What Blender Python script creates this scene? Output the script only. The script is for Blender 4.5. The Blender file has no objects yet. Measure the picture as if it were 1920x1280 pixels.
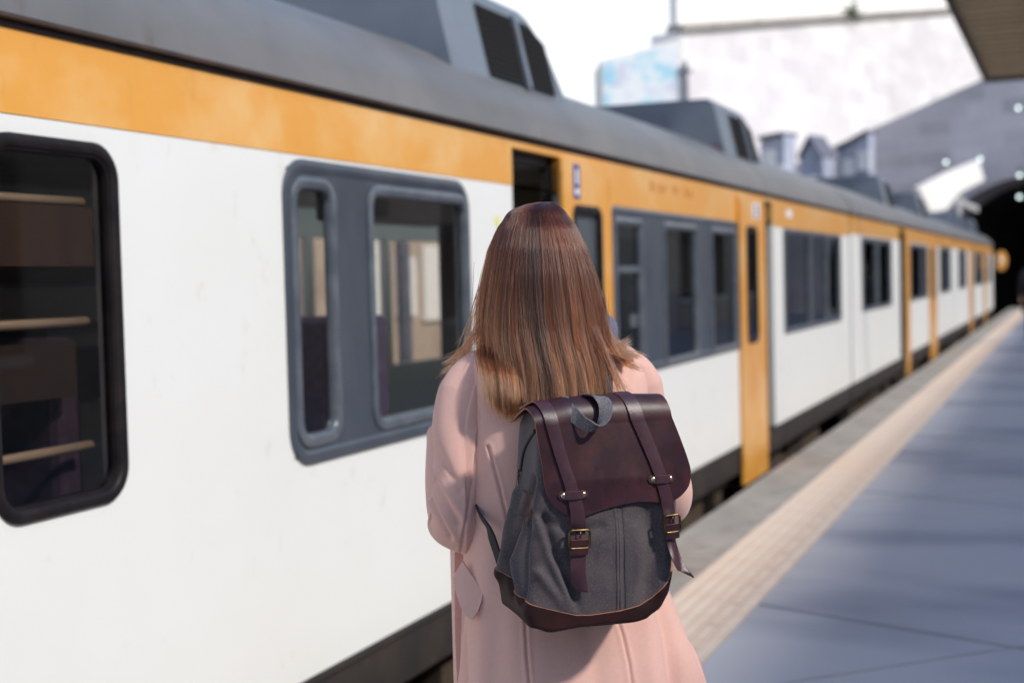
import bpy, math, random
import numpy as np
from mathutils import Vector, Matrix

random.seed(7)
rng = np.random.default_rng(11)
S = bpy.context.scene
COL = S.collection
PI = math.pi

# ---------------------------------------------------------------- camera
TH, PITCH, ROLL = math.radians(21.534), math.radians(2.499), math.radians(1.45)
cam = bpy.data.cameras.new("camera")
cam_o = bpy.data.objects.new("camera", cam)
COL.objects.link(cam_o)
f = Vector((-math.sin(TH) * math.cos(PITCH), math.cos(TH) * math.cos(PITCH), -math.sin(PITCH)))
r = Vector((math.cos(TH), math.sin(TH), 0))
u = r.cross(f)
r2 = r * math.cos(ROLL) - u * math.sin(ROLL)
u2 = u * math.cos(ROLL) + r * math.sin(ROLL)
m = Matrix((r2, u2, -f)).transposed().to_4x4()
m.translation = (0, 0, 1.55)
cam_o.matrix_world = m
cam.lens, cam.sensor_width = 50, 36
cam.clip_start, cam.clip_end = 0.05, 2000
cam.dof.use_dof = True
cam.dof.focus_distance = 2.47
cam.dof.aperture_fstop = 3.0
cam.dof.aperture_blades = 0
S.camera = cam_o

# ---------------------------------------------------------------- sky, sun, exposure
SUN_DIR = Vector((0.94, -0.22, 0.80)).normalized()          # towards the sun
SUN_EL = math.asin(SUN_DIR.z)
SUN_AZ = math.atan2(SUN_DIR.x, SUN_DIR.y)                # clockwise from +Y
world = bpy.data.worlds.new("World")
S.world = world
world.use_nodes = True
wn = world.node_tree
wn.nodes.clear()
sky = wn.nodes.new("ShaderNodeTexSky")
sky.sky_type = 'NISHITA'
sky.sun_disc = False
sky.sun_elevation = SUN_EL
sky.sun_rotation = SUN_AZ
sky.air_density, sky.dust_density, sky.ozone_density = 1.2, 1.0, 2.5
bg = wn.nodes.new("ShaderNodeBackground")
bg.inputs[1].default_value = 0.15
wo = wn.nodes.new("ShaderNodeOutputWorld")
# pale haze that whitens the sky towards the horizon, the same all round
wtc = wn.nodes.new("ShaderNodeTexCoord")
wsp = wn.nodes.new("ShaderNodeSeparateXYZ")
wn.links.new(wtc.outputs["Generated"], wsp.inputs[0])
wmr = wn.nodes.new("ShaderNodeMapRange")
wmr.interpolation_type = 'SMOOTHSTEP'
wmr.inputs["From Min"].default_value = 0.17; wmr.inputs["From Max"].default_value = 0.40
wmr.inputs["To Min"].default_value = 0.9; wmr.inputs["To Max"].default_value = 0.0
wn.links.new(wsp.outputs[2], wmr.inputs["Value"])
wmx = wn.nodes.new("ShaderNodeMix"); wmx.data_type = 'RGBA'
wn.links.new(wmr.outputs[0], wmx.inputs["Factor"])
wn.links.new(sky.outputs[0], wmx.inputs["A"])
wmx.inputs["B"].default_value = (6.2, 6.25, 6.35, 1)
wn.links.new(wmx.outputs["Result"], bg.inputs[0])
wn.links.new(bg.outputs[0], wo.inputs[0])

sun = bpy.data.lights.new("sun", 'SUN')
sun.energy, sun.angle, sun.color = 2.5, math.radians(4.0), (1.0, 0.945, 0.87)
sun_o = bpy.data.objects.new("sun", sun)
COL.objects.link(sun_o)
sun_o.rotation_euler = (-SUN_DIR).to_track_quat('-Z', 'Y').to_euler()

S.view_settings.view_transform = 'Standard'
S.view_settings.look = 'None'
S.view_settings.exposure = 0.46
S.view_settings.gamma = 1
S.view_settings.use_curve_mapping = False
S.cycles.use_denoising = True
S.cycles.max_bounces = 8
S.cycles.transparent_max_bounces = 16
S.cycles.caustics_reflective = False
S.cycles.caustics_refractive = False
S.cycles.sample_clamp_indirect = 6
try:
    S.cycles_curves.shape = 'THICK' if False else 'RIBBONS'
    S.cycles_curves.subdivisions = 2
except Exception:
    pass


# ---------------------------------------------------------------- helpers
def tag(o, label=None, cat=None, group=None, kind=None):
    if label: o["label"] = label
    if cat: o["category"] = cat
    if group: o["group"] = group
    if kind: o["kind"] = kind
    return o


def empty(name, loc=(0, 0, 0), rz=0.0, parent=None):
    o = bpy.data.objects.new(name, None)
    COL.objects.link(o)
    o.location = loc
    o.rotation_euler = (0, 0, rz)
    o.empty_display_size = 0.1
    if parent: o.parent = parent
    return o


class MB:
    """collects faces that become one mesh object"""
    def __init__(self, org=(0, 0, 0)):
        self.v, self.f, self.mi, self.org = [], [], [], org

    def vert(self, p):
        self.v.append((p[0] - self.org[0], p[1] - self.org[1], p[2] - self.org[2]))
        return len(self.v) - 1

    def face(self, pts, mi=0):
        self.f.append([self.vert(p) for p in pts])
        self.mi.append(mi)

    def box(self, a, b, mi=0):
        x0, y0, z0 = [min(a[i], b[i]) for i in range(3)]
        x1, y1, z1 = [max(a[i], b[i]) for i in range(3)]
        i = [self.vert(p) for p in ((x0, y0, z0), (x1, y0, z0), (x1, y1, z0), (x0, y1, z0),
                                    (x0, y0, z1), (x1, y0, z1), (x1, y1, z1), (x0, y1, z1))]
        for q in ((0, 3, 2, 1), (4, 5, 6, 7), (0, 1, 5, 4), (1, 2, 6, 5), (2, 3, 7, 6), (3, 0, 4, 7)):
            self.f.append([i[k] for k in q]); self.mi.append(mi)

    def loft(self, rings, closed=True, caps=False, mi=0, loop=False):
        idx = [[self.vert(p) for p in rg] for rg in rings]
        n = len(idx[0])
        rows = len(idx)
        for a in range(rows if loop else rows - 1):
            A, B = idx[a], idx[(a + 1) % rows]
            for k in range(n if closed else n - 1):
                k2 = (k + 1) % n
                self.f.append([A[k], A[k2], B[k2], B[k]])
                self.mi.append(mi[a] if isinstance(mi, (list, tuple)) else mi)
        if caps:
            self.f.append(idx[0][::-1]); self.mi.append(mi if isinstance(mi, int) else mi[0])
            self.f.append(idx[-1]); self.mi.append(mi if isinstance(mi, int) else mi[-1])
        return idx

    def tube(self, path, rad, n=8, caps=True, mi=0, closed=False):
        path = [Vector(p) for p in path]
        N = len(path)
        rads = rad if isinstance(rad, (list, tuple)) else [rad] * N
        rings, up = [], None
        for i in range(N):
            if closed:
                t = path[(i + 1) % N] - path[i - 1]
            else:
                t = path[min(i + 1, N - 1)] - path[max(i - 1, 0)]
            t.normalize()
            if up is None:
                up = Vector((0, 0, 1)) if abs(t.z) < 0.9 else Vector((1, 0, 0))
            up = (up - t * up.dot(t)).normalized()
            b = t.cross(up)
            rings.append([path[i] + (up * math.cos(2 * PI * k / n) + b * math.sin(2 * PI * k / n)) * rads[i] for k in range(n)])
        self.loft(rings, True, caps and not closed, mi, loop=closed)

    def prism(self, poly, off, mi=0, side_mi=None):
        """polygon (3D points) pushed by the vector off"""
        off = Vector(off)
        a = [self.vert(p) for p in poly]
        b = [self.vert(Vector(p) + off) for p in poly]
        self.f.append(a[::-1]); self.mi.append(mi)
        self.f.append(b); self.mi.append(mi)
        n = len(a)
        for k in range(n):
            self.f.append([a[k], a[(k + 1) % n], b[(k + 1) % n], b[k]])
            self.mi.append(mi if side_mi is None else side_mi)

    def build(self, name, mats, parent=None, smooth=False, bevel=0.0, sharp=None):
        me = bpy.data.meshes.new(name)
        me.from_pydata(self.v, [], self.f)
        if not isinstance(mats, (list, tuple)): mats = [mats]
        for mt in mats: me.materials.append(mt)
        me.polygons.foreach_set("material_index", self.mi)
        if smooth:
            me.polygons.foreach_set("use_smooth", [True] * len(me.polygons))
        me.validate()
        import bmesh
        bm = bmesh.new(); bm.from_mesh(me)
        bmesh.ops.remove_doubles(bm, verts=bm.verts, dist=1e-5)
        bmesh.ops.recalc_face_normals(bm, faces=bm.faces)
        if sharp:
            for e in bm.edges:
                if len(e.link_faces) == 2 and e.calc_face_angle(0) > math.radians(sharp): e.smooth = False
        bm.to_mesh(me); bm.free()
        o = bpy.data.objects.new(name, me)
        COL.objects.link(o)
        if parent: o.parent = parent
        if bevel:
            b = o.modifiers.new("bevel", 'BEVEL'); b.width = bevel; b.segments = 2; b.limit_method = 'ANGLE'
        return o


def dup(o, parent=None, loc=None):
    c = o.copy()
    COL.objects.link(c)
    if parent is not None: c.parent = parent
    if loc is not None: c.location = loc
    return c


def np_obj(name, V, F, mats, parent=None, smooth=True, mi=None):
    me = bpy.data.meshes.new(name)
    me.from_pydata([tuple(p) for p in V.tolist()], [], F)
    for mt in (mats if isinstance(mats, (list, tuple)) else [mats]): me.materials.append(mt)
    if mi is not None: me.polygons.foreach_set("material_index", mi)
    if smooth: me.polygons.foreach_set("use_smooth", [True] * len(me.polygons))
    o = bpy.data.objects.new(name, me)
    COL.objects.link(o)
    if parent: o.parent = parent
    return o


def interp(x, tab, col):
    t = np.asarray(tab, float)
    return np.interp(x, t[:, 0], t[:, col])


def catmull(pts, n):
    """smooth curve of n points through pts"""
    P = np.asarray(pts, float)
    d = np.r_[0, np.cumsum(np.linalg.norm(np.diff(P, axis=0), axis=1))]
    tt = np.linspace(0, d[-1], n)
    out = []
    for t in tt:
        i = min(max(np.searchsorted(d, t, side='right') - 1, 0), len(P) - 2)
        u_ = (t - d[i]) / max(d[i + 1] - d[i], 1e-9)
        p0, p1, p2, p3 = P[max(i - 1, 0)], P[i], P[i + 1], P[min(i + 2, len(P) - 1)]
        m1 = (p2 - p0) * 0.5; m2 = (p3 - p1) * 0.5
        out.append((2 * u_**3 - 3 * u_**2 + 1) * p1 + (u_**3 - 2 * u_**2 + u_) * m1 + (-2 * u_**3 + 3 * u_**2) * p2 + (u_**3 - u_**2) * m2)
    return np.array(out)


# ---------------------------------------------------------------- materials
def mat(name, col, rough=0.6, metal=0.0, col2=None, scale=3.0, stretch=(1, 1, 1), lo=0.4, hi=0.65, detail=5.0,
        bump=0.0, bscale=60.0, bstretch=(1, 1, 1), coat=0.0, spec=0.5, sheen=0.0, col3=None, scale3=20.0, lo3=0.55, hi3=0.7,
        stretch3=(1, 1, 1), rough2=None, coat_rough=0.1):
    mt = bpy.data.materials.new(name)
    mt.use_nodes = True
    nt = mt.node_tree
    b = nt.nodes["Principled BSDF"]
    b.inputs["Base Color"].default_value = (*col, 1)
    b.inputs["Roughness"].default_value = rough
    b.inputs["Metallic"].default_value = metal
    b.inputs["Specular IOR Level"].default_value = spec
    b.inputs["Coat Weight"].default_value = coat
    b.inputs["Coat Roughness"].default_value = coat_rough
    b.inputs["Sheen Weight"].default_value = sheen
    tc = nt.nodes.new("ShaderNodeTexCoord")

    def noise(sc, st, det=5.0):
        mp = nt.nodes.new("ShaderNodeMapping")
        mp.inputs["Scale"].default_value = st
        nt.links.new(tc.outputs["Object"], mp.inputs["Vector"])
        n = nt.nodes.new("ShaderNodeTexNoise")
        n.inputs["Scale"].default_value = sc
        n.inputs["Detail"].default_value = det
        n.inputs["Roughness"].default_value = 0.6
        nt.links.new(mp.outputs[0], n.inputs["Vector"])
        return n

    def ramp(src, a, c):
        rp = nt.nodes.new("ShaderNodeMapRange")
        rp.inputs["From Min"].default_value = a
        rp.inputs["From Max"].default_value = c
        nt.links.new(src.outputs["Fac"], rp.inputs["Value"])
        return rp
    last = None
    if col2 is not None:
        rp = ramp(noise(scale, stretch, detail), lo, hi)
        mx = nt.nodes.new("ShaderNodeMix"); mx.data_type = 'RGBA'
        mx.inputs["A"].default_value = (*col, 1)
        mx.inputs["B"].default_value = (*col2, 1)
        nt.links.new(rp.outputs[0], mx.inputs["Factor"])
        last = mx
        if rough2 is not None:
            mr = nt.nodes.new("ShaderNodeMapRange")
            mr.inputs["To Min"].default_value = rough; mr.inputs["To Max"].default_value = rough2
            nt.links.new(rp.outputs[0], mr.inputs["Value"])
            nt.links.new(mr.outputs[0], b.inputs["Roughness"])
    if col3 is not None:
        rp = ramp(noise(scale3, stretch3, 6.0), lo3, hi3)
        mx = nt.nodes.new("ShaderNodeMix"); mx.data_type = 'RGBA'
        if last: nt.links.new(last.outputs["Result"], mx.inputs["A"])
        else: mx.inputs["A"].default_value = (*col, 1)
        mx.inputs["B"].default_value = (*col3, 1)
        nt.links.new(rp.outputs[0], mx.inputs["Factor"])
        last = mx
    if last: nt.links.new(last.outputs["Result"], b.inputs["Base Color"])
    if bump:
        n = noise(bscale, bstretch, 4.0)
        bp = nt.nodes.new("ShaderNodeBump")
        bp.inputs["Strength"].default_value = 1.0
        bp.inputs["Distance"].default_value = bump
        nt.links.new(n.outputs["Fac"], bp.inputs["Height"])
        nt.links.new(bp.outputs[0], b.inputs["Normal"])
        mt["_b"] = 1
    return mt


def glass(name, tint, rough=0.01, ior=1.5):
    mt = bpy.data.materials.new(name)
    mt.use_nodes = True
    nt = mt.node_tree
    nt.nodes.clear()
    out = nt.nodes.new("ShaderNodeOutputMaterial")
    tr = nt.nodes.new("ShaderNodeBsdfTransparent"); tr.inputs[0].default_value = (*tint, 1)
    gl = nt.nodes.new("ShaderNodeBsdfGlossy"); gl.inputs["Roughness"].default_value = rough
    fr = nt.nodes.new("ShaderNodeFresnel"); fr.inputs[0].default_value = ior
    mx = nt.nodes.new("ShaderNodeMixShader")
    ge = nt.nodes.new("ShaderNodeNewGeometry")
    ib_ = nt.nodes.new("ShaderNodeMath"); ib_.operation = 'SUBTRACT'; ib_.inputs[0].default_value = 1.0
    mu = nt.nodes.new("ShaderNodeMath"); mu.operation = 'MULTIPLY'
    nt.links.new(ge.outputs["Backfacing"], ib_.inputs[1]); nt.links.new(ib_.outputs[0], mu.inputs[0]); nt.links.new(fr.outputs[0], mu.inputs[1])
    nt.links.new(mu.outputs[0], mx.inputs[0]); nt.links.new(tr.outputs[0], mx.inputs[1]); nt.links.new(gl.outputs[0], mx.inputs[2])
    nt.links.new(mx.outputs[0], out.inputs[0])
    return mt


def emit(name, col, s):
    mt = bpy.data.materials.new(name)
    mt.use_nodes = True
    b = mt.node_tree.nodes["Principled BSDF"]
    b.inputs["Base Color"].default_value = (*col, 1)
    b.inputs["Emission Color"].default_value = (*col, 1)
    b.inputs["Emission Strength"].default_value = s
    return mt


def stone(name, c1, c2, cm, bw=1.2, rh=0.5, axis='yz', bump=0.02):
    mt = mat(name, c1, 0.85, col2=c2, scale=0.35, lo=0.35, hi=0.7)
    nt = mt.node_tree
    b = nt.nodes["Principled BSDF"]
    tc = nt.nodes.new("ShaderNodeTexCoord")
    sp = nt.nodes.new("ShaderNodeSeparateXYZ"); cb = nt.nodes.new("ShaderNodeCombineXYZ")
    nt.links.new(tc.outputs["Object"], sp.inputs[0])
    nt.links.new(sp.outputs[1 if axis == 'yz' else 0], cb.inputs[0]); nt.links.new(sp.outputs[2], cb.inputs[1])
    br = nt.nodes.new("ShaderNodeTexBrick")
    br.inputs["Scale"].default_value = 1.0
    br.inputs["Brick Width"].default_value = bw; br.inputs["Row Height"].default_value = rh
    br.inputs["Mortar Size"].default_value = 0.02
    br.inputs["Color1"].default_value = (*c1, 1); br.inputs["Color2"].default_value = (*c2, 1); br.inputs["Mortar"].default_value = (*cm, 1)
    nt.links.new(cb.outputs[0], br.inputs["Vector"])
    src = b.inputs["Base Color"].links[0].from_socket
    mx = nt.nodes.new("ShaderNodeMix"); mx.data_type = 'RGBA'
    mx.inputs["Factor"].default_value = 0.6
    nt.links.new(src, mx.inputs["A"]); nt.links.new(br.outputs["Color"], mx.inputs["B"])
    nt.links.new(mx.outputs["Result"], b.inputs["Base Color"])
    return mt


M = {}
M["white"] = mat("train_white_paint", (0.77, 0.775, 0.75), 0.42, col2=(0.745, 0.745, 0.705), scale=1.1, stretch=(1, 1.0, 0.8), lo=0.4, hi=0.75,
                 col3=(0.60, 0.57, 0.50), scale3=5.0, stretch3=(1, 1.6, 1.0), lo3=0.62, hi3=0.84, bump=0.005, bscale=2.2, coat=0.12, coat_rough=0.25)
M["orange"] = mat("train_orange_paint", (0.76, 0.35, 0.06), 0.38, col2=(0.80, 0.50, 0.20), scale=2.6, stretch=(1, 0.9, 1.1), lo=0.45, hi=0.75,
                  col3=(0.62, 0.27, 0.05), scale3=7.0, stretch3=(1, 1.4, 0.8), lo3=0.62, hi3=0.9, bump=0.004, bscale=2.5, coat=0.5, coat_rough=0.2)
M["roof"] = mat("train_roof_grey", (0.125, 0.122, 0.12), 0.45, col2=(0.165, 0.155, 0.15), scale=1.6, col3=(0.10, 0.075, 0.06), scale3=6.0,
                stretch3=(1, 1.4, 0.5), lo3=0.6, hi3=0.8, coat=0.15, coat_rough=0.3)
M["hump"] = mat("roof_vent_grey", (0.165, 0.195, 0.235), 0.55, col2=(0.14, 0.165, 0.20), scale=2.0, col3=(0.16, 0.08, 0.09), scale3=4, lo3=0.62, hi3=0.75)
M["gutter"] = mat("dirty_gutter_brown", (0.035, 0.022, 0.018), 0.7, col2=(0.06, 0.035, 0.025), scale=8)
M["band"] = mat("window_band_slate", (0.048, 0.058, 0.075), 0.35, col2=(0.07, 0.08, 0.098), scale=4, stretch=(1, 1, 0.4),
                col3=(0.25, 0.26, 0.28), scale3=14, lo3=0.66, hi3=0.85, bump=0.002, bscale=6, coat=0.3)
M["rubber"] = mat("black_rubber", (0.009, 0.0075, 0.0085), 0.5, col2=(0.02, 0.016, 0.016), scale=12, spec=0.2, bump=0.0015, bscale=30)
M["gasket"] = mat("grey_gasket", (0.075, 0.088, 0.108), 0.3, col2=(0.12, 0.135, 0.155), scale=9, coat=0.3)
M["dark"] = mat("dark_metal", (0.018, 0.016, 0.015), 0.6, col2=(0.03, 0.025, 0.02), scale=5)
M["skirt"] = mat("sole_bar_grime", (0.022, 0.019, 0.018), 0.6, col2=(0.04, 0.03, 0.025), scale=4, col3=(0.14, 0.075, 0.05), scale3=9, lo3=0.66, hi3=0.8)
M["grime"] = mat("underframe_grime", (0.03, 0.022, 0.017), 0.8, col2=(0.075, 0.05, 0.03), scale=5)
M["cream"] = mat("interior_cream", (0.45, 0.40, 0.33), 0.5, col2=(0.38, 0.33, 0.27), scale=2)
M["brownpanel"] = mat("interior_brown_panel", (0.16, 0.11, 0.085), 0.5, col2=(0.20, 0.14, 0.11), scale=2)
M["blind"] = mat("brown_blind", (0.075, 0.048, 0.036), 0.7, col2=(0.055, 0.035, 0.028), scale=3, stretch=(1, 4, 0.3))
M["blind2"] = mat("dark_seat_panel", (0.038, 0.026, 0.024), 0.7, col2=(0.025, 0.018, 0.018), scale=4)
M["intfloor"] = mat("interior_floor", (0.05, 0.045, 0.045), 0.6)
M["seat"] = mat("seat_fabric", (0.045, 0.03, 0.06), 0.9, col2=(0.07, 0.05, 0.10), scale=30)
M["brass_rail"] = mat("tan_rail", (0.46, 0.39, 0.30), 0.4)
M["glass_dark"] = glass("dark_tinted_glass", (0.76, 0.72, 0.69))
M["glass"] = glass("tinted_glass", (0.93, 0.92, 0.90))
M["glass_mid"] = glass("smoked_glass", (0.60, 0.62, 0.65))
M["blueplate"] = mat("blue_plate", (0.02, 0.045, 0.26), 0.4)
M["whiteprint"] = mat("white_print", (0.75, 0.77, 0.80), 0.5)
M["brownprint"] = mat("worn_brown_print", (0.50, 0.22, 0.06), 0.6)
M["yellow"] = mat("yellow_sticker", (0.70, 0.68, 0.22), 0.5)
M["lampglass"] = mat("headlamp_glass", (0.8, 0.8, 0.78), 0.1, coat=1)

M["asphalt"] = mat("platform_asphalt", (0.45, 0.445, 0.47), 0.75, col2=(0.17, 0.185, 0.24), scale=0.55, stretch=(0.5, 1.0, 1), lo=0.46, hi=0.74, detail=3,  # darker bluish noise patches paint shadow bands into the asphalt colour
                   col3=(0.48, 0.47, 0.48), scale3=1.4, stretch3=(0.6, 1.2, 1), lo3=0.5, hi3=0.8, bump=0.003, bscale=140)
M["coping"] = mat("coping_concrete", (0.34, 0.31, 0.275), 0.85, col2=(0.25, 0.23, 0.205), scale=2.2, stretch=(1.6, 0.6, 1), col3=(0.12, 0.10, 0.09), scale3=3.5, lo3=0.58, hi3=0.75,
                  bump=0.004, bscale=80)
M["tactile"] = mat("tactile_paving_cream", (0.63, 0.485, 0.375), 0.8, col2=(0.68, 0.56, 0.46), scale=3, stretch=(1.5, 0.5, 1), col3=(0.42, 0.34, 0.29), scale3=7, lo3=0.56, hi3=0.75,
                   bump=0.002, bscale=150)
M["platside"] = mat("platform_side_wall", (0.07, 0.06, 0.05), 0.9, col2=(0.11, 0.09, 0.07), scale=3)
M["ballast"] = mat("ballast", (0.09, 0.075, 0.06), 0.95, col2=(0.16, 0.13, 0.105), scale=14, bump=0.03, bscale=22)
M["rail"] = mat("rail_steel", (0.16, 0.11, 0.08), 0.5, metal=0.6)
M["wall_lit"] = stone("pale_retaining_wall_stone", (0.78, 0.76, 0.74), (0.56, 0.53, 0.545), (0.60, 0.565, 0.55), 1.6, 0.7)
M["wall_portal"] = stone("grey_granite", (0.62, 0.60, 0.64), (0.34, 0.32, 0.345), (0.60, 0.57, 0.59), 1.4, 0.6, 'xz')
M["tunnel"] = mat("tunnel_soot", (0.012, 0.011, 0.012), 0.9)
M["pale"] = mat("pale_render", (0.84, 0.82, 0.78), 0.8, col2=(0.80, 0.77, 0.73), scale=1.5)
M["bluehouse"] = mat("blue_grey_render", (0.26, 0.29, 0.38), 0.8, col2=(0.40, 0.43, 0.52), scale=1.2)
M["palehouse"] = mat("pale_blue_render", (0.45, 0.48, 0.58), 0.8, col2=(0.32, 0.35, 0.45), scale=1.5)
M["beigewall"] = mat("beige_wall", (0.50, 0.40, 0.31), 0.8, col2=(0.36, 0.28, 0.22), scale=1.2)
M["slate"] = mat("roof_slate", (0.10, 0.11, 0.15), 0.7, col2=(0.15, 0.15, 0.19), scale=6)
M["mural"] = mat("mural_print", (0.80, 0.84, 0.86), 0.7, col2=(0.34, 0.66, 0.80), scale=0.75, stretch=(1, 1, 1.2), lo=0.46, hi=0.60, detail=2,
                 col3=(0.62, 0.60, 0.74), scale3=0.6, lo3=0.52, hi3=0.62)
M["canopyboard"] = mat("canopy_board_brown", (0.68, 0.53, 0.33), 0.7, col2=(0.54, 0.40, 0.24), scale=3, stretch=(0.6, 3, 1))
M["canopyfascia"] = mat("canopy_fascia", (0.07, 0.045, 0.03), 0.6)
M["blocker"] = mat("blocker_render", (0.50, 0.46, 0.40), 0.85, col2=(0.43, 0.39, 0.34), scale=1.0)
M["blockerwin"] = mat("blocker_window_dark", (0.03, 0.035, 0.045), 0.15)
M["foliage"] = mat("foliage", (0.05, 0.10, 0.03), 0.8, col2=(0.08, 0.14, 0.05), scale=8)
M["ceillamp"] = emit("carriage_ceiling_lamp", (0.75, 0.95, 1.0), 2.2)
M["lamp"] = emit("lamp_white", (0.85, 1.0, 0.95), 1.8)

XF, XB = -2.45, -5.35                         # the two faces of the train


# ---------------------------------------------------------------- ground and platform
mb = MB()
mb.face([(-500, -500, -0.95), (500, -500, -0.95), (500, 700, -0.95), (-500, 700, -0.95)])
tag(mb.build("ground", M["ballast"]), kind="structure")

mb = MB()
mb.box((-2.16, -14, -0.95), (5.2, 57.6, -0.03))
platform = tag(mb.build("platform", M["platside"]), kind="structure")

# coping stones along the edge
L = 1.5
mb = MB((0, 0, 0))
mb.box((-2.205, 0.004, -0.12), (-1.812, L - 0.004, 0.0))
cop = mb.build("coping_stone", M["coping"], platform, bevel=0.008)
cop.location = (0, -3.0, 0)
y = -1.5
while y < 57:
    dup(cop, platform, (random.uniform(-0.003, 0.003), y, random.uniform(-0.002, 0.002)))
    y += L
# tactile tiles with raised ribs
L = 0.42
mb = MB()
mb.box((-1.806, 0.0001, -0.03), (-1.388, L - 0.0001, 0.0))
for k in range(6):
    xx = -1.775 + k * 0.068
    mb.loft([[(xx - 0.017, yy, 0.0005), (xx - 0.011, yy, 0.0055), (xx + 0.011, yy, 0.0055), (xx + 0.017, yy, 0.0005)] for yy in (0.0003, L - 0.0003)], False, True)
til = mb.build("tactile_tile", M["tactile"], platform)
til.location = (0, -2.1, 0)
y = -2.1 + L
while y < 57:
    dup(til, platform, (0, y, random.uniform(-0.0003, 0.0003)))
    y += L


# big paving slabs cut along two slanting families of joints
def clip(poly, ax, val, keep_gt):
    out = []
    for i in range(len(poly)):
        a, b = poly[i], poly[(i + 1) % len(poly)]
        ina = (a[ax] > val) == keep_gt; inb = (b[ax] > val) == keep_gt
        if ina: out.append(a)
        if ina != inb:
            t = (val - a[ax]) / (b[ax] - a[ax])
            out.append((a[0] + (b[0] - a[0]) * t, a[1] + (b[1] - a[1]) * t))
    return out


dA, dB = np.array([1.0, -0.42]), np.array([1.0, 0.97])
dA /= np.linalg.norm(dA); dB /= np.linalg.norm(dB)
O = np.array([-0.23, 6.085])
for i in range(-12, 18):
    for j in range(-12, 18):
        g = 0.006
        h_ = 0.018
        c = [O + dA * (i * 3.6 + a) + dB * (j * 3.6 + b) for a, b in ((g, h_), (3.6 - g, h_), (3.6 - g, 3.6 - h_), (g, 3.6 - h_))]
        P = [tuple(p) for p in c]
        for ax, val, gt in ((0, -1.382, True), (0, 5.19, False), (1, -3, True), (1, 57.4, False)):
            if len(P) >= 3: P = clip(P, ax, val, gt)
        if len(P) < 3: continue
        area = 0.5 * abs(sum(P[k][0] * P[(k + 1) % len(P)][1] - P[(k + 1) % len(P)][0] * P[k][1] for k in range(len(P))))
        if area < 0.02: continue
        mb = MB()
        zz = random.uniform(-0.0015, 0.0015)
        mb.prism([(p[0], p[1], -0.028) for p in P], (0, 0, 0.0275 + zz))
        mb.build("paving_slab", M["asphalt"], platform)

# track
for xr in (-3.18, -4.62):
    mb = MB()
    prof = [(-0.07, 0), (0.07, 0), (0.07, 0.015), (0.012, 0.04), (0.012, 0.11), (0.035, 0.125), (0.035, 0.15), (-0.035, 0.15), (-0.035, 0.125), (-0.012, 0.11), (-0.012, 0.04), (-0.07, 0.015)]
    mb.loft([[(xr + px, yy, -0.949 + pz) for px, pz in prof] for yy in (-10, 95)], True, True)
    tag(mb.build("rail", M["rail"]), kind="structure")


# ---------------------------------------------------------------- train
def rrect(y0, y1, z0, z1, rad, n=8):
    pts = []
    for cy, cz, a0 in ((y1 - rad, z1 - rad, 0), (y0 + rad, z1 - rad, 90), (y0 + rad, z0 + rad, 180), (y1 - rad, z0 + rad, 270)):
        for k in range(n + 1):
            a = math.radians(a0 + 90 * k / n)
            pts.append((cy + rad * math.cos(a), cz + rad * math.sin(a)))
    return pts


def ring(mb, outer, inner_off, x_out, x_in, mi=0):
    """moulding between an outer rounded rectangle and the same inset by inner_off"""
    y0, y1, z0, z1, rad = outer
    def R_(o, x): return [(x, p[0], p[1]) for p in rrect(y0 + o, y1 - o, z0 + o, z1 - o, max(rad - o, 0.008))]
    w = inner_off
    mb.loft([R_(0, x_in), R_(0, x_out - 0.005), R_(w * 0.15, x_out), R_(w * 0.8, x_out - 0.001), R_(w * 0.97, x_out - 0.008), R_(w, x_in)], True, False, mi)


def holed(mb, rect, holes, x, mi=0, thick=0.0):
    """flat sheet with rectangular holes at X = x; with thick it is a solid wall going to x - thick"""
    y0, y1, z0, z1 = rect
    ys = sorted({y0, y1, *[max(y0, min(y1, h[0])) for h in holes], *[max(y0, min(y1, h[1])) for h in holes]})
    zs = sorted({z0, z1, *[max(z0, min(z1, h[2])) for h in holes], *[max(z0, min(z1, h[3])) for h in holes]})
    xs = (x,) if not thick else (x, x - thick)
    for a, b in zip(ys, ys[1:]):
        for c, d in zip(zs, zs[1:]):
            cy, cz = (a + b) / 2, (c + d) / 2
            if any(h[0] < cy < h[1] and h[2] < cz < h[3] for h in holes): continue
            for xx in xs: mb.face([(xx, a, c), (xx, b, c), (xx, b, d), (xx, a, d)], mi)
    if thick:
        for h in list(holes) + [rect]:
            a, b, c, d = max(h[0], y0), min(h[1], y1), max(h[2], z0), min(h[3], z1)
            if b <= a or d <= c: continue
            for p, q in (((a, c), (b, c)), ((b, c), (b, d)), ((b, d), (a, d)), ((a, d), (a, c))):
                mb.face([(x, p[0], p[1]), (x, q[0], q[1]), (x - thick, q[0], q[1]), (x - thick, p[0], p[1])], mi)


def roof_z(x, b=0.6):
    t = (x + 3.9) / 1.49
    return 2.245 + b * math.sqrt(max(0, 1 - t * t))


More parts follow.
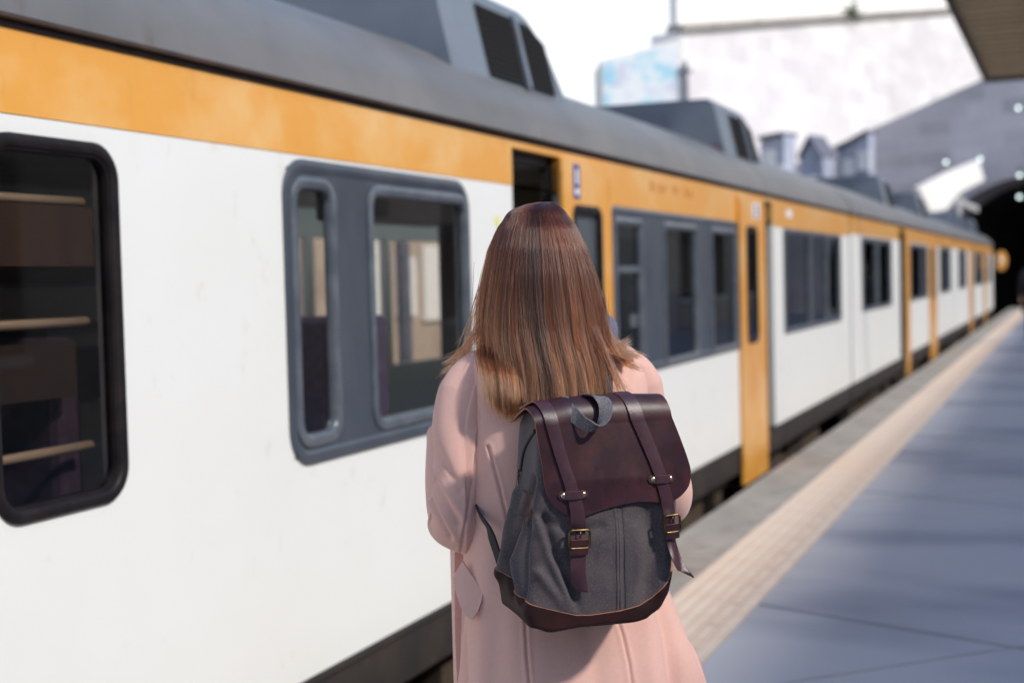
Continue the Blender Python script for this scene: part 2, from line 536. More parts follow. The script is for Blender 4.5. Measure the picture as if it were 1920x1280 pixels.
def carriage(y0, y1, wins, doors, humps, label, lettering=False, cab=False, farwin=()):
    org = (-3.9, (y0 + y1) / 2, -0.8)
    root = empty("train_carriage", org)
    tag(root, label, "train carriage", "carriages of the train at the platform")
    A, B = y0, y1 - 0.12
    wh = []
    for w in wins:
        i = 0.035
        wh.append((w["y"][0] + i, w["y"][1] - i, w["z"][0] + i, w["z"][1] - i))
    dh = [(d["open"][0], d["open"][1], 0.0, 2.17) for d in doors]
    mb = MB(org); holed(mb, (A, B, 0.2, 1.99), wh + dh, XF, 0, 0.05)
    mb.build("side_panel", M["white"], root)
    mb = MB(org); holed(mb, (A, B, 1.992, 2.205), dh, XF + 0.002, 0, 0.05)
    mb.build("cornice_panel", M["orange"], root)
    # far side
    fh = [(a, b, 0.86, 1.90) for a, b in farwin]
    mb = MB(org); holed(mb, (A, B, 0.2, 2.205), fh, XB, 0, -0.05)
    mb.build("side_panel", M["white"], root)
    mb = MB(org)
    for h in fh: mb.box((XB + 0.02, h[0], h[2]), (XB + 0.026, h[1], h[3]))
    if fh: tag(mb.build("far_pane", M["glass"], root), kind="stuff")
    # gutters
    for xx, s in ((XF, 1), (XB, -1)):
        mb = MB(org)
        mb.box((xx + 0.010 * s, A, 2.207), (xx - 0.06 * s, B, 2.222))
        mb.tube([(xx + 0.024 * s, A, 2.228), (xx + 0.024 * s, B, 2.228)], 0.008, 6)
        mb.build("gutter", M["gutter"], root)
    # roof
    mb = MB(org)
    N = 28
    prof = [(-3.9 + 1.475 * math.cos(PI * k / N), 2.226 + 0.6 * math.sin(PI * k / N)) for k in range(N + 1)]
    ny = max(2, int((B - A) / 1.2))
    mb.loft([[(px, A + (B - A) * k / ny, pz) for px, pz in prof] for k in range(ny + 1)], False, False)
    mb.face([(px, A, pz) for px, pz in prof]); mb.face([(px, B, pz) for px, pz in prof])
    roof = mb.build("roof", M["roof"], root, smooth=True, sharp=40)
    mb = MB(org)
    for ys in np.arange(A + 5.55, B, 2.75):
        mb.loft([[(-3.9 + (1.475 + o) * math.cos(PI * k / N), yy, 2.226 + (0.6 + o) * math.sin(PI * k / N)) for k in range(N + 1)]
                 for yy, o in ((ys, -0.004), (ys + 0.004, 0.0015), (ys + 0.03, 0.0015), (ys + 0.034, -0.004))], False)
    tag(mb.build("roof_seam", M["roof"], roof, smooth=True), kind="stuff")
    # floor, ceiling, ends
    mb = MB(org); mb.box((XF - 0.06, A + 0.05, 0.28), (XB + 0.06, B - 0.05, 0.34)); mb.build("carriage_floor", M["intfloor"], root)
    mb = MB(org); mb.box((XF - 0.06, A + 0.05, 2.12), (XB + 0.06, B - 0.05, 2.16)); mb.build("carriage_ceiling", M["cream"], root)
    for k, yy in enumerate((A + 0.01, B - 0.06)):
        mb = MB(org)
        mb.face([(XF - 0.05, yy, 0.2), (XB + 0.05, yy, 0.2), (XB + 0.05, yy, 2.2), (XF - 0.05, yy, 2.2)])
        mb.face([(XF - 0.05, yy + 0.05, 0.2), (XB + 0.05, yy + 0.05, 0.2), (XB + 0.05, yy + 0.05, 2.2), (XF - 0.05, yy + 0.05, 2.2)])
        mb.build("end_wall", M["orange"] if (cab and k) else M["dark"], root)
    # sole bar and underframe
    for xx, s in ((XF - 0.012, 1), (XB + 0.012, -1)):
        mb = MB(org)
        mb.box((xx, A, -0.03), (xx - 0.08 * s, B, 0.197))
        mb.box((xx + 0.012 * s, A, 0.165), (xx - 0.02 * s, B, 0.196))
        mb.build("sole_bar", M["skirt"], root, bevel=0.006)
    mb = MB(org)
    yy = A + 4.6
    while yy < B - 4.8:
        ln = random.uniform(0.7, 1.5)
        mb.box((-2.62, yy, -0.55), (-5.18, yy + ln, -0.05))
        yy += ln + random.uniform(0.15, 0.6)
    mb.tube([(-2.6, A + 4.2, -0.1), (-2.6, B - 4.4, -0.12)], 0.03, 8)
    mb.build("underframe_equipment", M["grime"], root, bevel=0.02)
    for yc in (A + 2.7, B - 2.7):
        mb = MB(org)
        for xx in (-2.72, -5.08):
            mb.loft([[(xx + dx, yc + a, z) for dx, z in ((-0.06, zz - 0.09), (0.06, zz - 0.09), (0.06, zz + 0.09), (-0.06, zz + 0.09))]
                     for a, zz in ((-1.6, -0.28), (-0.7, -0.30), (-0.35, -0.42), (0.35, -0.42), (0.7, -0.30), (1.6, -0.28))], True, True)
        mb.box((-2.8, yc - 0.2, -0.45), (-5.0, yc + 0.2, -0.2))
        bog = mb.build("bogie", M["grime"], root)
        for a in (-1.05, 1.05):
            for xx in (-3.2, -4.6):
                w_ = MB(org)
                prof = [(0.05, 0.0), (0.05, 0.30), (-0.02, 0.36), (-0.05, 0.40), (-0.08, 0.40), (-0.08, 0.0)]
                w_.loft([[(xx + (px if xx > -3.9 else -px), yc + a + rr * math.cos(t), -0.40 + rr * math.sin(t)) for px, rr in prof]
                         for t in [2 * PI * k / 24 for k in range(24)]], False, False, loop=True)
                w_.build("wheel", M["grime"], bog, smooth=True, sharp=35)
    # windows
    for w in wins:
        ya, yb = w["y"]; za, zb = w["z"]
        if w["type"] == "plain":
            mb = MB(org)
            ring(mb, (ya, yb, za, zb, w.get("r", 0.16)), 0.036, XF + 0.014, XF - 0.03)
            ring(mb, (ya + 0.032, yb - 0.032, za + 0.032, zb - 0.032, w.get("r", 0.16) - 0.03), 0.010, XF + 0.004, XF - 0.03)
            win = mb.build("window", M["rubber"], root, smooth=True, sharp=50)
            mb = MB(org)
            mb.prism([(XF - 0.012, p[0], p[1]) for p in rrect(ya + 0.03, yb - 0.03, za + 0.03, zb - 0.03, 0.07)], (-0.006, 0, 0))
            mb.build("pane", M["glass_dark"], win)
            if w.get("bars"):
                mb = MB(org); mb.box((XF - 0.035, ya + 0.045, 1.615), (XF - 0.045, yb - 0.06, 1.775)); mb.build("window_blind", M["blind"], win)
                mb = MB(org); mb.box((XF - 0.075, ya + 0.045, 1.265), (XF - 0.085, yb - 0.10, 1.415)); mb.build("seat_panel", M["blind2"], win)
            for zz in w.get("bars", []):
                mb = MB(org)
                mb.tube([(XF - 0.07, ya + 0.03, zz), (XF - 0.07, yb - 0.06, zz)], 0.013, 10)
                mb.build("guard_rail", M["brass_rail"], win, smooth=True)
        else:
            panes = w["panes"]
            pz = w["pz"]
            mb = MB(org)
            rd = w.get("r", 0.10)
            ring(mb, (ya, yb, za, zb, rd), 0.05, XF + 0.012, XF - 0.03)
            g_ = -0.012
            gw = w.get('gw', 0.045)
            holed(mb, (ya + 0.03, yb - 0.03, za + 0.03, zb - 0.03), [(p[0] + g_, p[1] - g_, pz[0] + g_, pz[1] - g_) for p in panes], XF + 0.004)
            win = mb.build("window", M["band"], root, smooth=True, sharp=40)
            for k, p in enumerate(panes):
                mb = MB(org)
                ring(mb, (p[0] - gw, p[1] + gw, pz[0] - gw, pz[1] + gw, w.get("pr", 0.08) + gw), gw, XF + 0.016, XF - 0.02)
                mb.build("gasket", M["gasket"], win, smooth=True, sharp=50)
                mb = MB(org)
                mb.box((XF - 0.012, p[0] - 0.02, pz[0] - 0.02), (XF - 0.018, p[1] + 0.02, pz[1] + 0.02))
                mb.build("pane", M[w.get("glass", "glass_mid")], win)
                if k == 0 and w.get("bar"):
                    mb = MB(org); mb.box((XF + 0.006, p[0], w["bar"] - 0.02), (XF - 0.011, p[1], w["bar"] + 0.02))
                    mb.build("window_bar", M["gasket"], win)
    # doors
    for d in doors:
        la, lb = [q * (1 - 0.02 / 2.45) for q in d["leaf"]]
        mb = MB(org)
        wz = (1.0, 1.915)
        if d.get("win"):
            wa, wb = [q * (1 - 0.02 / 2.45) for q in d["win"]]
            holed(mb, (la, lb, -0.13, 2.165), [(wa + 0.02, wb - 0.02, wz[0] + 0.02, wz[1] - 0.02)], XF + 0.022, 0, 0.017)
        else:
            mb.box((XF + 0.022, la, -0.13), (XF + 0.005, lb, 2.165))
        leaf = mb.build("door_leaf", M["orange"], root, bevel=0.006)
        if d.get("win"):
            mb = MB(org)
            ring(mb, (wa - 0.02, wb + 0.02, wz[0] - 0.02, wz[1] + 0.02, 0.07), 0.05, XF + 0.030, XF + 0.008)
            fr = mb.build("window_frame", M["rubber"], leaf, smooth=True, sharp=50)
            mb = MB(org); mb.box((XF + 0.016, wa, wz[0]), (XF + 0.011, wb, wz[1]))
            mb.build("pane", M["glass_mid"], leaf)
        mb = MB(org)
        mb.box((XF + 0.023, la + 0.001, 0.02), (XF + 0.028, la + 0.03, 2.1)); mb.box((XF + 0.023, lb - 0.03, 0.02), (XF + 0.028, lb - 0.001, 2.1))
        mb.build("edge_trim", M["orange"], leaf, bevel=0.004)
        if d.get("plate"):
            py, pz_, ph, pw = d["plate"]
            mb = MB(org); mb.box((XF + 0.0225, py - pw / 2, pz_), (XF + 0.025, py + pw / 2, pz_ + ph))
            pl = mb.build("door_sign", M["blueplate"] if not d.get("pale") else M["whiteprint"], leaf)
            mb = MB(org)
            cy, cz = py, pz_ + ph * 0.72
            mb.box((XF + 0.0252, py - pw * 0.3, pz_ + ph * 0.12), (XF + 0.0262, py + pw * 0.3, pz_ + ph * 0.30))
            mb.box((XF + 0.0252, py - pw * 0.18, pz_ + ph * 0.42), (XF + 0.0262, py + pw * 0.18, pz_ + ph * 0.86))
            mb.build("sign_print", M["whiteprint"] if not d.get("pale") else M["blueplate"], pl)
        # frame round the opening, step
        oa, ob = d["open"]
        mb = MB(org)
        for yy in (oa, ob):
            s = 1 if yy == oa else -1
            mb.box((XF - 0.052, yy, 0.2), (XF - 0.10, yy + 0.05 * s, 2.16))
        mb.box((XF - 0.052, oa, 2.12), (XF - 0.10, ob, 2.168))
        mb.build("door_frame", M["dark"], root)
        mb = MB(org)
        mb.box((XF + 0.05, oa + 0.03, -0.16), (XF - 0.25, ob - 0.03, -0.13))
        mb.box((XF - 0.005, oa + 0.03, 0.05), (XF - 0.25, ob - 0.03, 0.08))
        mb.build("door_step", M["grime"], root)
        # vestibule partitions
        for yy in ((lb + 0.1,) if d is doors[0] else (ob + 0.15,)):
            mb = MB(org); mb.box((XF - 0.35, yy, 0.34), (-3.55, yy + 0.03, 2.115)); mb.build("partition", M["cream"], root)
        mb = MB(org); mb.box((-3.05, oa - 0.1, 1.86), (-3.45, ob + 0.5, 2.02)); mb.build("luggage_shelf", M["cream"], root, bevel=0.01)
    # seats
    proto = None
    for w in wins:
        ya, yb = w["y"]
        nrow = max(1, int((yb - ya) / 0.85))
        for k in range(nrow):
            yy = ya + (yb - ya) * (k + 0.5) / nrow
            for xx in ((-3.05,) if lettering and ya > 7 and yb < 12 else (-3.05, -4.75)):
                if proto is None:
                    mb = MB()
                    mb.box((-0.46, -0.22, 0.36), (0.46, 0.22, 0.46)); mb.box((-0.46, 0.16, 0.44), (0.46, 0.27, 1.08)); mb.box((-0.4, -0.1, 0), (0.4, 0.1, 0.36))
                    proto = mb.build("seat", M["seat"], root, bevel=0.03)
                    proto.location = (xx - org[0], yy - org[1], 0.34 - org[2])
                else:
                    dup(proto, root, (xx - org[0], yy - org[1], 0.34 - org[2]))
    # roof vents
    for h in humps:
        ya, yb = h
        XC = -3.9
        def sec(y_, xt, zt, xb, zb): return [(xb, y_, zb), (xt, y_, zt - 0.05), (xt - 0.05, y_, zt), (2 * XC - xt + 0.05, y_, zt), (2 * XC - xt, y_, zt - 0.05), (2 * XC - xb, y_, zb)]
        mb = MB(org)
        mb.loft([sec(ya, -2.715, 2.985, -2.60, 2.42), sec(yb - 0.42, -2.715, 2.985, -2.60, 2.42), sec(yb - 0.22, -2.69, 2.86, -2.60, 2.42), sec(yb, -2.62, 2.53, -2.60, 2.42)], True, True)
        hp = mb.build("roof_vent", M["hump"], root)
        # louvres: slats on a dark box, on the sloping face
        def fx(z): return -2.60 - (z - 2.42) / (2.935 - 2.42) * 0.115
        va, vb, vz0, vz1 = ya + 0.46, yb - 0.24, 2.545, 2.90
        def topz(yq): return vz1 if yq < yb - 0.45 else vz1 - (yq - (yb - 0.45)) * 0.35
        mb = MB(org)
        o = 0.008
        mb.face([(fx(vz0) + o, va, vz0), (fx(vz0) + o, vb, vz0), (fx(topz(vb)) + o, vb, topz(vb)), (fx(vz1) + o, yb - 0.45, vz1), (fx(vz1) + o, va, vz1)])
        mb.build("grille_backing", M["tunnel"], hp)
        nl = 11
        for k in range(nl):
            z = vz0 + 0.015 + (vz1 - vz0 - 0.03) * k / (nl - 1)
            yb_ = vb if z < topz(vb) else yb - 0.45 + (vz1 - z) / 0.35
            yb_ = min(vb, max(yb_, yb - 0.45))
            mb = MB(org)
            mb.loft([[(fx(z) + 0.009, yy, z - 0.006), (fx(z) + 0.022, yy, z - 0.012), (fx(z) + 0.024, yy, z - 0.010), (fx(z) + 0.012, yy, z - 0.001)] for yy in (va + 0.01, yb_ - 0.01)], True, True)
            mb.build("louvre_slat", M["dark"], hp)
        ym = (va + vb) / 2 + 0.02
        mb = MB(org)
        mb.loft([[(fx(z) + 0.006, ym - 0.025, z), (fx(z) + 0.032, ym - 0.025, z), (fx(z) + 0.032, ym + 0.025, z), (fx(z) + 0.006, ym + 0.025, z)] for z in (vz0 - 0.01, vz1 + 0.01)], True, True)
        mb.build("grille_bar", M["hump"], hp)
    if lettering:
        for ya_, yb_ in ((7.795, 11.165), (12.525, B)):
            mb = MB(org); mb.box((XF + 0.0022, ya_, 1.957), (XF - 0.04, yb_, 1.9925)); mb.build("cornice_panel", M["orange"], root)
        for k in range(3):
            za_, zb_ = ((0.92, 1.22), (1.58, 1.90), (1.32, 1.36))[k]
            mb = MB(org); mb.box((XB + 0.051, 3.6, za_), (XB + 0.075, 7.7, zb_)); mb.build("interior_panel", M["brownpanel"], root)
        yy = 8.6
        lp0 = None
        while yy < B - 0.6:
            if lp0 is None:
                mb = MB(); mb.box((-0.05, -0.14, -0.13), (0.05, 0.14, 0.0)); lp0 = mb.build("ceiling_lamp", M["ceillamp"], root)
                lp0.location = (-4.45 - org[0], yy - org[1], 2.118 - org[2])
            else: dup(lp0, root, (-4.45 - org[0], yy - org[1], 2.118 - org[2]))
            yy += 0.68
        mb = MB(org); mb.box((-2.78, 8.1, 1.20), (-2.95, 10.4, 1.285)); mb.build("window_shelf", M["pale"], root, bevel=0.01)
        mb = MB(org)
        yy = 8.62
        rr = random.Random(3)
        for wl in (6, 3, 3):
            for k in range(wl):
                h_ = 0.055 if k else 0.07
                mb.box((XF + 0.002, yy, 2.075), (XF + 0.004, yy + 0.012, 2.075 + h_))
                mb.box((XF + 0.002, yy + 0.016, 2.075 + rr.choice((0, 0.022, 0.045))), (XF + 0.004, yy + 0.045, 2.075 + h_))
                yy += 0.075
            yy += 0.09
        tag(mb.build("worn_lettering", M["brownprint"], root), kind="stuff")
        mb = MB(org); mb.box((XF + 0.002, 13.18, 2.06), (XF + 0.004, 13.44, 2.13)); mb.build("number_plate", M["whiteprint"], root)
        mb = MB(org); mb.box((XF, 6.03, 1.795), (XF + 0.002, 6.085, 1.84)); mb.build("door_sticker", M["yellow"], root)
    if cab:
        yy = B
        mb = MB(org)
        mb.loft([[(-2.47, yy, 0.2), (-2.47, yy, 2.1), (-2.9, yy, 2.55), (-3.9, yy, 2.75), (-4.9, yy, 2.55), (-5.33, yy, 2.1), (-5.33, yy, 0.2)],
                 [(-2.6, yy + 0.5, 0.25), (-2.6, yy + 0.45, 1.2), (-3.0, yy + 0.2, 2.45), (-3.9, yy + 0.15, 2.65), (-4.8, yy + 0.2, 2.45), (-5.2, yy + 0.45, 1.2), (-5.2, yy + 0.5, 0.25)]], True, True)
        mb.build("cab_front", M["orange"], root)
        mb = MB(org)
        mb.tube([(-2.45, yy - 0.1, 1.75), (-2.2, yy + 0.1, 1.75)], 0.025, 6)
        arm = mb.build("mirror_arm", M["dark"], root)
        mb = MB(org)
        mb.loft([[(-2.18 + q * math.cos(t), yy + 0.12 + a, 1.75 + 1.7 * q * math.sin(t)) for t in [2 * PI * k / 16 for k in range(16)]] for a, q in ((-0.06, 0.10), (-0.05, 0.17), (0.0, 0.19), (0.1, 0.14))], True, True)
        mb.build("mirror_housing", M["orange"], arm, smooth=True, sharp=50)
        mb = MB(org)
        mb.loft([[(-2.18 + q * math.cos(t), yy + 0.055 + a, 1.77 + q * math.sin(t)) for t in [2 * PI * k / 12 for k in range(12)]] for a, q in ((0, 0.075), (-0.015, 0.06))], True, True)
        mb.build("mirror_glass", M["lampglass"], arm, smooth=True)
    return root


carriage(1.1, 17.3,
         [dict(type="plain", y=(2.735, 3.264), z=(0.970, 1.945), r=0.10, bars=(1.79, 1.465, 1.125)),
          dict(type="band", y=(4.15, 5.72), z=(0.93, 1.978), panes=[(4.235, 4.465), (4.80, 5.665)], pz=(1.035, 1.875), r=0.13, pr=0.05, glass="glass"),
          dict(type="band", y=(7.81, 11.10), z=(0.955, 1.957), panes=[(7.87, 8.36), (8.93, 9.73), (10.22, 10.98)], pz=(1.01, 1.85), r=0.04, pr=0.01, bar=1.592),
          dict(type="band", y=(13.0, 16.43), z=(0.985, 1.957), panes=[(13.08, 14.35), (14.5, 15.4), (15.52, 16.36)], pz=(1.03, 1.92), r=0.05, pr=0.01, gw=0.03)],
         [dict(open=(6.26, 6.96), leaf=(6.96, 7.79), win=(7.14, 7.60), plate=(7.135, 1.965, 0.18, 0.10)),
          dict(open=(11.17, 12.52), leaf=(11.17, 12.16), win=(11.43, 11.82), plate=(11.72, 2.0, 0.13, 0.24), pale=True)],
         [(5.99, 7.63), (11.5, 13.05)],
         "nearest yellow and white carriage with the large window and the open door behind the woman", lettering=True, farwin=((7.9, 9.3), (9.42, 10.6), (10.72, 11.8), (11.92, 13.1), (13.4, 14.9), (15.1, 16.6)))
carriage(17.3, 33.5,
         [dict(type="band", y=(18.2, 21.32), z=(1.03, 1.975), panes=[(18.3, 19.6), (19.85, 21.2)], pz=(1.08, 1.91), r=0.05, pr=0.01, gw=0.03),
          dict(type="band", y=(23.86, 26.9), z=(1.03, 1.97), panes=[(23.98, 25.8), (26.0, 26.8)], pz=(1.08, 1.91), r=0.05, pr=0.01, gw=0.03),
          dict(type="band", y=(29.45, 32.2), z=(1.05, 1.985), panes=[(29.55, 30.8), (31.0, 32.1)], pz=(1.10, 1.92), r=0.05, pr=0.01, gw=0.03)],
         [dict(open=(22.43, 23.22), leaf=(23.22, 23.82)), dict(open=(27.3, 28.75), leaf=(27.35, 28.75), win=(27.75, 28.3))],
         [(22.2, 23.75), (27.7, 29.25)],
         "middle carriage of the train, its dark door gap next to an orange door leaf", farwin=((24, 26), (30, 32)))
carriage(33.5, 49.9,
         [dict(type="band", y=(34.5, 37.0), z=(1.06, 1.99), panes=[(34.6, 35.7), (35.9, 36.9)], pz=(1.10, 1.93), r=0.05, pr=0.01, gw=0.03),
          dict(type="band", y=(40.2, 44.2), z=(1.06, 1.99), panes=[(40.3, 42.0), (42.3, 44.1)], pz=(1.10, 1.93), r=0.05, pr=0.01, gw=0.03),
          dict(type="band", y=(46.2, 48.2), z=(1.06, 1.99), panes=[(46.3, 48.1)], pz=(1.10, 1.93), r=0.05, pr=0.01, gw=0.03)],
         [dict(open=(38.5, 40.0), leaf=(38.4, 39.4)), dict(open=(44.6, 45.4), leaf=(45.0, 45.9))],
         [(38.4, 39.95), (43.9, 45.45)],
         "farthest carriage of the train, ending in an orange cab by the dark tunnel", cab=True)

# ---------------------------------------------------------------- background
# pale retaining wall climbing to the right behind the train
wd = Vector((0.255, 0.967, 0)).normalized()
wnrm = Vector((0.967, -0.255, 0))
P0 = Vector((-14.0, 53.6, 0))
ret = empty("retaining_wall", (-14.0, 53.6, -0.95))
tag(ret, "bright sunlit stone retaining wall rising behind the train roofs", "wall")
def wallpt(s, z): return P0 + wd * s + Vector((0, 0, z))
def ztop(s): return 10.85 + 5.9 * s / 37.2
mb = MB(ret.location)
mb.prism([wallpt(0, -0.9), wallpt(60, -0.9), wallpt(60, ztop(60)), wallpt(0, ztop(0))], -wnrm * 1.2)
mb.build("wall", M["wall_lit"], ret)
mb = MB(ret.location)
mb.loft([[p + wnrm * a + Vector((0, 0, b)) for a, b in ((0.22, 0.0), (0.22, 0.28), (-0.5, 0.28), (-0.5, 0.0))] for p in (wallpt(0, ztop(0)), wallpt(60, ztop(60)))], True, True)
mb.build("coping", M["coping"], ret)
mb = MB(ret.location)
mb.loft([[p + wnrm * a + Vector((0, 0, b)) for a, b in ((0.0, 0.28), (0.0, 1.6), (-0.35, 1.6), (-0.35, 0.28))] for p in (wallpt(0, ztop(0)), wallpt(60, ztop(60)))], True, True)
mb.build("parapet", M["pale"], ret)
# shrub on the wall
mb = MB()
for k in range(120):
    c = wallpt(16.4, ztop(16.4) + 0.35) + Vector((random.gauss(0, 0.22), random.gauss(0, 0.5), random.gauss(0, 0.22))) + wnrm * 0.15
    a, b = random.uniform(0, 2 * PI), random.uniform(-0.6, 0.6)
    d1 = Vector((math.cos(a), math.sin(a), b)) * 0.14; d2 = Vector((-math.sin(a), math.cos(a), 0.4)) * 0.07
    mb.face([c - d1, c + d2, c + d1, c - d2])
tag(mb.build("wall_shrub", M["foliage"]), "small green shrub growing on top of the bright retaining wall", "shrub")

# granite portal wall with the tunnel mouth
por = empty("tunnel_portal", (-0.5, 58, -0.95), math.radians(-20))
tag(por, "shaded grey granite wall with the dark arched tunnel mouth", "tunnel portal")
AC, AW = -0.7, 4.9
def arch_z(x): return 2.0 + 3.1 * math.sqrt(max(0, 1 - ((x - AC) / AW) ** 2))
top = [(-14, 5.4), (-9.97, 6.81), (-8.0, 7.42), (-3.43, 8.88), (-1.73, 9.4), (6, 11.6)]
def topz_(x): return float(np.interp(x, [p[0] for p in top], [p[1] for p in top]))
mb = MB(por.location)
acols = [AC + AW * math.cos(a) for a in np.linspace(0, PI, 25)]
cols = sorted(set([p[0] for p in top] + acols))
for a, b in zip(cols, cols[1:]):
    inside = a >= AC - AW - 1e-6 and b <= AC + AW + 1e-6
    la, lb = (arch_z(a), arch_z(b)) if inside else (-0.95, -0.95)
    mb.prism([(a, 58, la), (b, 58, lb), (b, 58, topz_(b)), (a, 58, topz_(a))], (0, 2.0, 0))
mb.build("portal_wall", M["wall_portal"], por)
mb = MB(por.location)
mb.loft([[(AC + (AW + o) * math.cos(a), 58 - d, 2.0 + (3.1 + o) * math.sin(a)) for o, d in ((0.002, 0.0), (0.002, 0.10), (0.55, 0.10), (0.55, 0.0))] for a in np.linspace(0, PI, 25)], True, True)
mb.build("arch_ring", M["wall_portal"], por)
mb = MB(por.location)
mb.loft([[(AC + (AW + 0.02) * math.cos(a), yy, 2.0 + 3.12 * math.sin(a)) for a in np.linspace(0, PI, 25)] for yy in (60, 120)], False)
for xx in (AC - AW - 0.02, AC + AW + 0.02): mb.face([(xx, 58.1, -0.95), (xx, 120, -0.95), (xx, 120, 2.0), (xx, 58.1, 2.0)])
mb.face([(AC - AW, 119.9, -0.95), (AC + AW, 119.9, -0.95), (AC + AW, 119.9, 5.2), (AC - AW, 119.9, 5.2)])
mb.build("tunnel_lining", M["tunnel"], por)

# white panel added in place of the sunlit wedge of wall above the arch
n_ = Vector((0.8, -0.6, 0))
poly = [(-5.256, 54.592, 4.546), (-4.256, 55.925, 5.165), (-3.261, 57.252, 5.64), (-3.088, 57.482, 4.874), (-3.914, 56.381, 4.372), (-4.358, 55.789, 3.747), (-4.876, 55.099, 3.644)]
mb = MB((-4.2, 56, 3.6))
mb.prism(poly, -n_ * 0.25)
mb.box((-4.6, 55.9, -0.95), (-4.75, 56.05, 4.2)); mb.box((-3.9, 56.8, -0.95), (-4.05, 56.95, 4.5))
o = mb.build("sunlit_wedge_panel", M["pale"])
o.location = (-4.2, 56, 3.6)
tag(o, "bright white panel standing in for a sunlit wedge of wall beside the tunnel arch", "panel")
mb = MB((-3.8, 57.3, 3.6))
mb.loft([[(-4.25, 57.2, z) for z in (4.12, 4.34)] + [(-4.25, 57.45, z) for z in (4.34, 4.12)], [(-3.32, 57.2, z) for z in (3.66, 3.88)] + [(-3.32, 57.45, z) for z in (3.88, 3.66)]], True, True)
o = mb.build("lit_arch_reveal", M["pale"]); o.location = (-3.8, 57.3, 3.6)  # added bar in place of sunlight on the arch's inner face
tag(o, "pale sloping beam standing in for the sunlit inside of the tunnel arch", "beam")

# lamps at the tunnel
lampdef = [(-1.87, 58.05, 7.59, "white lamp on the granite wall high above the tunnel arch", True),
           (-1.84, 57.9, 5.02, "upper of the two white lamps hanging in the tunnel mouth", False),
           (-1.85, 57.9, 4.20, "lower of the two white lamps hanging in the tunnel mouth", False),
           (-4.62, 59.05, 5.74, "small white lamp on the granite wall left above the white panel", True),
           (-3.30, 58.55, 5.76, "small white lamp at the upper corner of the white panel", True)]
for x, y, z, lb, wl in lampdef:
    root = tag(empty("wall_lamp", (x, y, z)), lb, "lamp", "lamps round the tunnel mouth")
    mb = MB()
    mb.loft([[(q * math.cos(t), a, q * math.sin(t)) for t in [2 * PI * k / 14 for k in range(14)]] for a, q in ((-0.07, 0.03), (-0.055, 0.055), (-0.01, 0.07), (0.0, 0.07))], True, True)
    mb.build("lens", M["lamp"], root, smooth=True)
    mb = MB()
    mb.loft([[(q * math.cos(t), a, q * math.sin(t)) for t in [2 * PI * k / 14 for k in range(14)]] for a, q in ((0.0, 0.078), (0.09, 0.078), (0.13, 0.05))], True, True)
    mb.tube([(0, 0.1, 0), (0, 0.42, 0.02)] if wl else [(0, 0.08, 0), (0, 0.3, 0.4), (0, 0.45, 5.35 - z)], 0.02, 6)
    mb.build("lamp_housing", M["dark"], root)

# small houses in front of the pale wall
def house(x0, x1, y0, dep, ze, zr, label, gable, wins, mname):
    root = tag(empty("house", ((x0 + x1) / 2, y0, -0.95), math.radians(-20)), label, "house", "small houses at the foot of the pale wall")
    og = root.location
    mb = MB(og)
    if gable: pts = [(x0, y0, -0.95), (x1, y0, -0.95), (x1, y0, ze), ((x0 + x1) / 2, y0, zr), (x0, y0, ze)]
    else: pts = [(x0, y0, -0.95), (x1, y0, -0.95), (x1, y0, zr), (x0, y0, ze)]
    mb.prism(pts, (0, dep, 0))
    mb.build("wall", M[mname], root)
    mb = MB(og)
    tp = pts[2:]
    for a, b in zip(tp, tp[1:]):
        mb.loft([[(p[0], p[1] - 0.2, p[2] + 0.01), (p[0], p[1] + dep + 0.2, p[2] + 0.01), (p[0], p[1] + dep + 0.2, p[2] + 0.14), (p[0], p[1] - 0.2, p[2] + 0.14)] for p in (a, b)], True, True)
    mb.build("roof", M["slate"], root)
    for wx, wz, ww, wh_ in wins:
        mb = MB(og)
        for a, b in (((wx - 0.08, wz - 0.08), (wx, wz + wh_ + 0.08)), ((wx + ww, wz - 0.08), (wx + ww + 0.08, wz + wh_ + 0.08)), ((wx, wz - 0.08), (wx + ww, wz)), ((wx, wz + wh_), (wx + ww, wz + wh_ + 0.08))):
            mb.box((a[0], y0 - 0.06, a[1]), (b[0], y0 + 0.02, b[1]))
        fr = mb.build("window_frame", M["pale"], root)
        mb = MB(og); mb.box((wx, y0 - 0.02, wz), (wx + ww, y0 - 0.01, wz + wh_)); mb.build("pane", M["whiteprint"], fr)


house(-10.75, -9.75, 52.6, 0.8, 6.45, 6.55, "narrow pale blue house left of the gabled house", False, [(-10.5, 4.9, 0.3, 1.1), (-10.1, 4.6, 0.25, 0.8)], "palehouse")
house(-9.4, -8.45, 53.2, 0.8, 5.7, 6.45, "gabled grey house with a slate roof at the foot of the pale wall", True, [(-9.1, 4.3, 0.35, 0.7)], "bluehouse")
house(-8.2, -6.95, 54.4, 0.5, 6.05, 6.6, "dark blue house with pale windows against the granite wall", False, [(-7.9, 5.2, 0.3, 0.45), (-7.3, 5.35, 0.35, 0.55), (-7.6, 4.4, 0.7, 0.35)], "bluehouse")

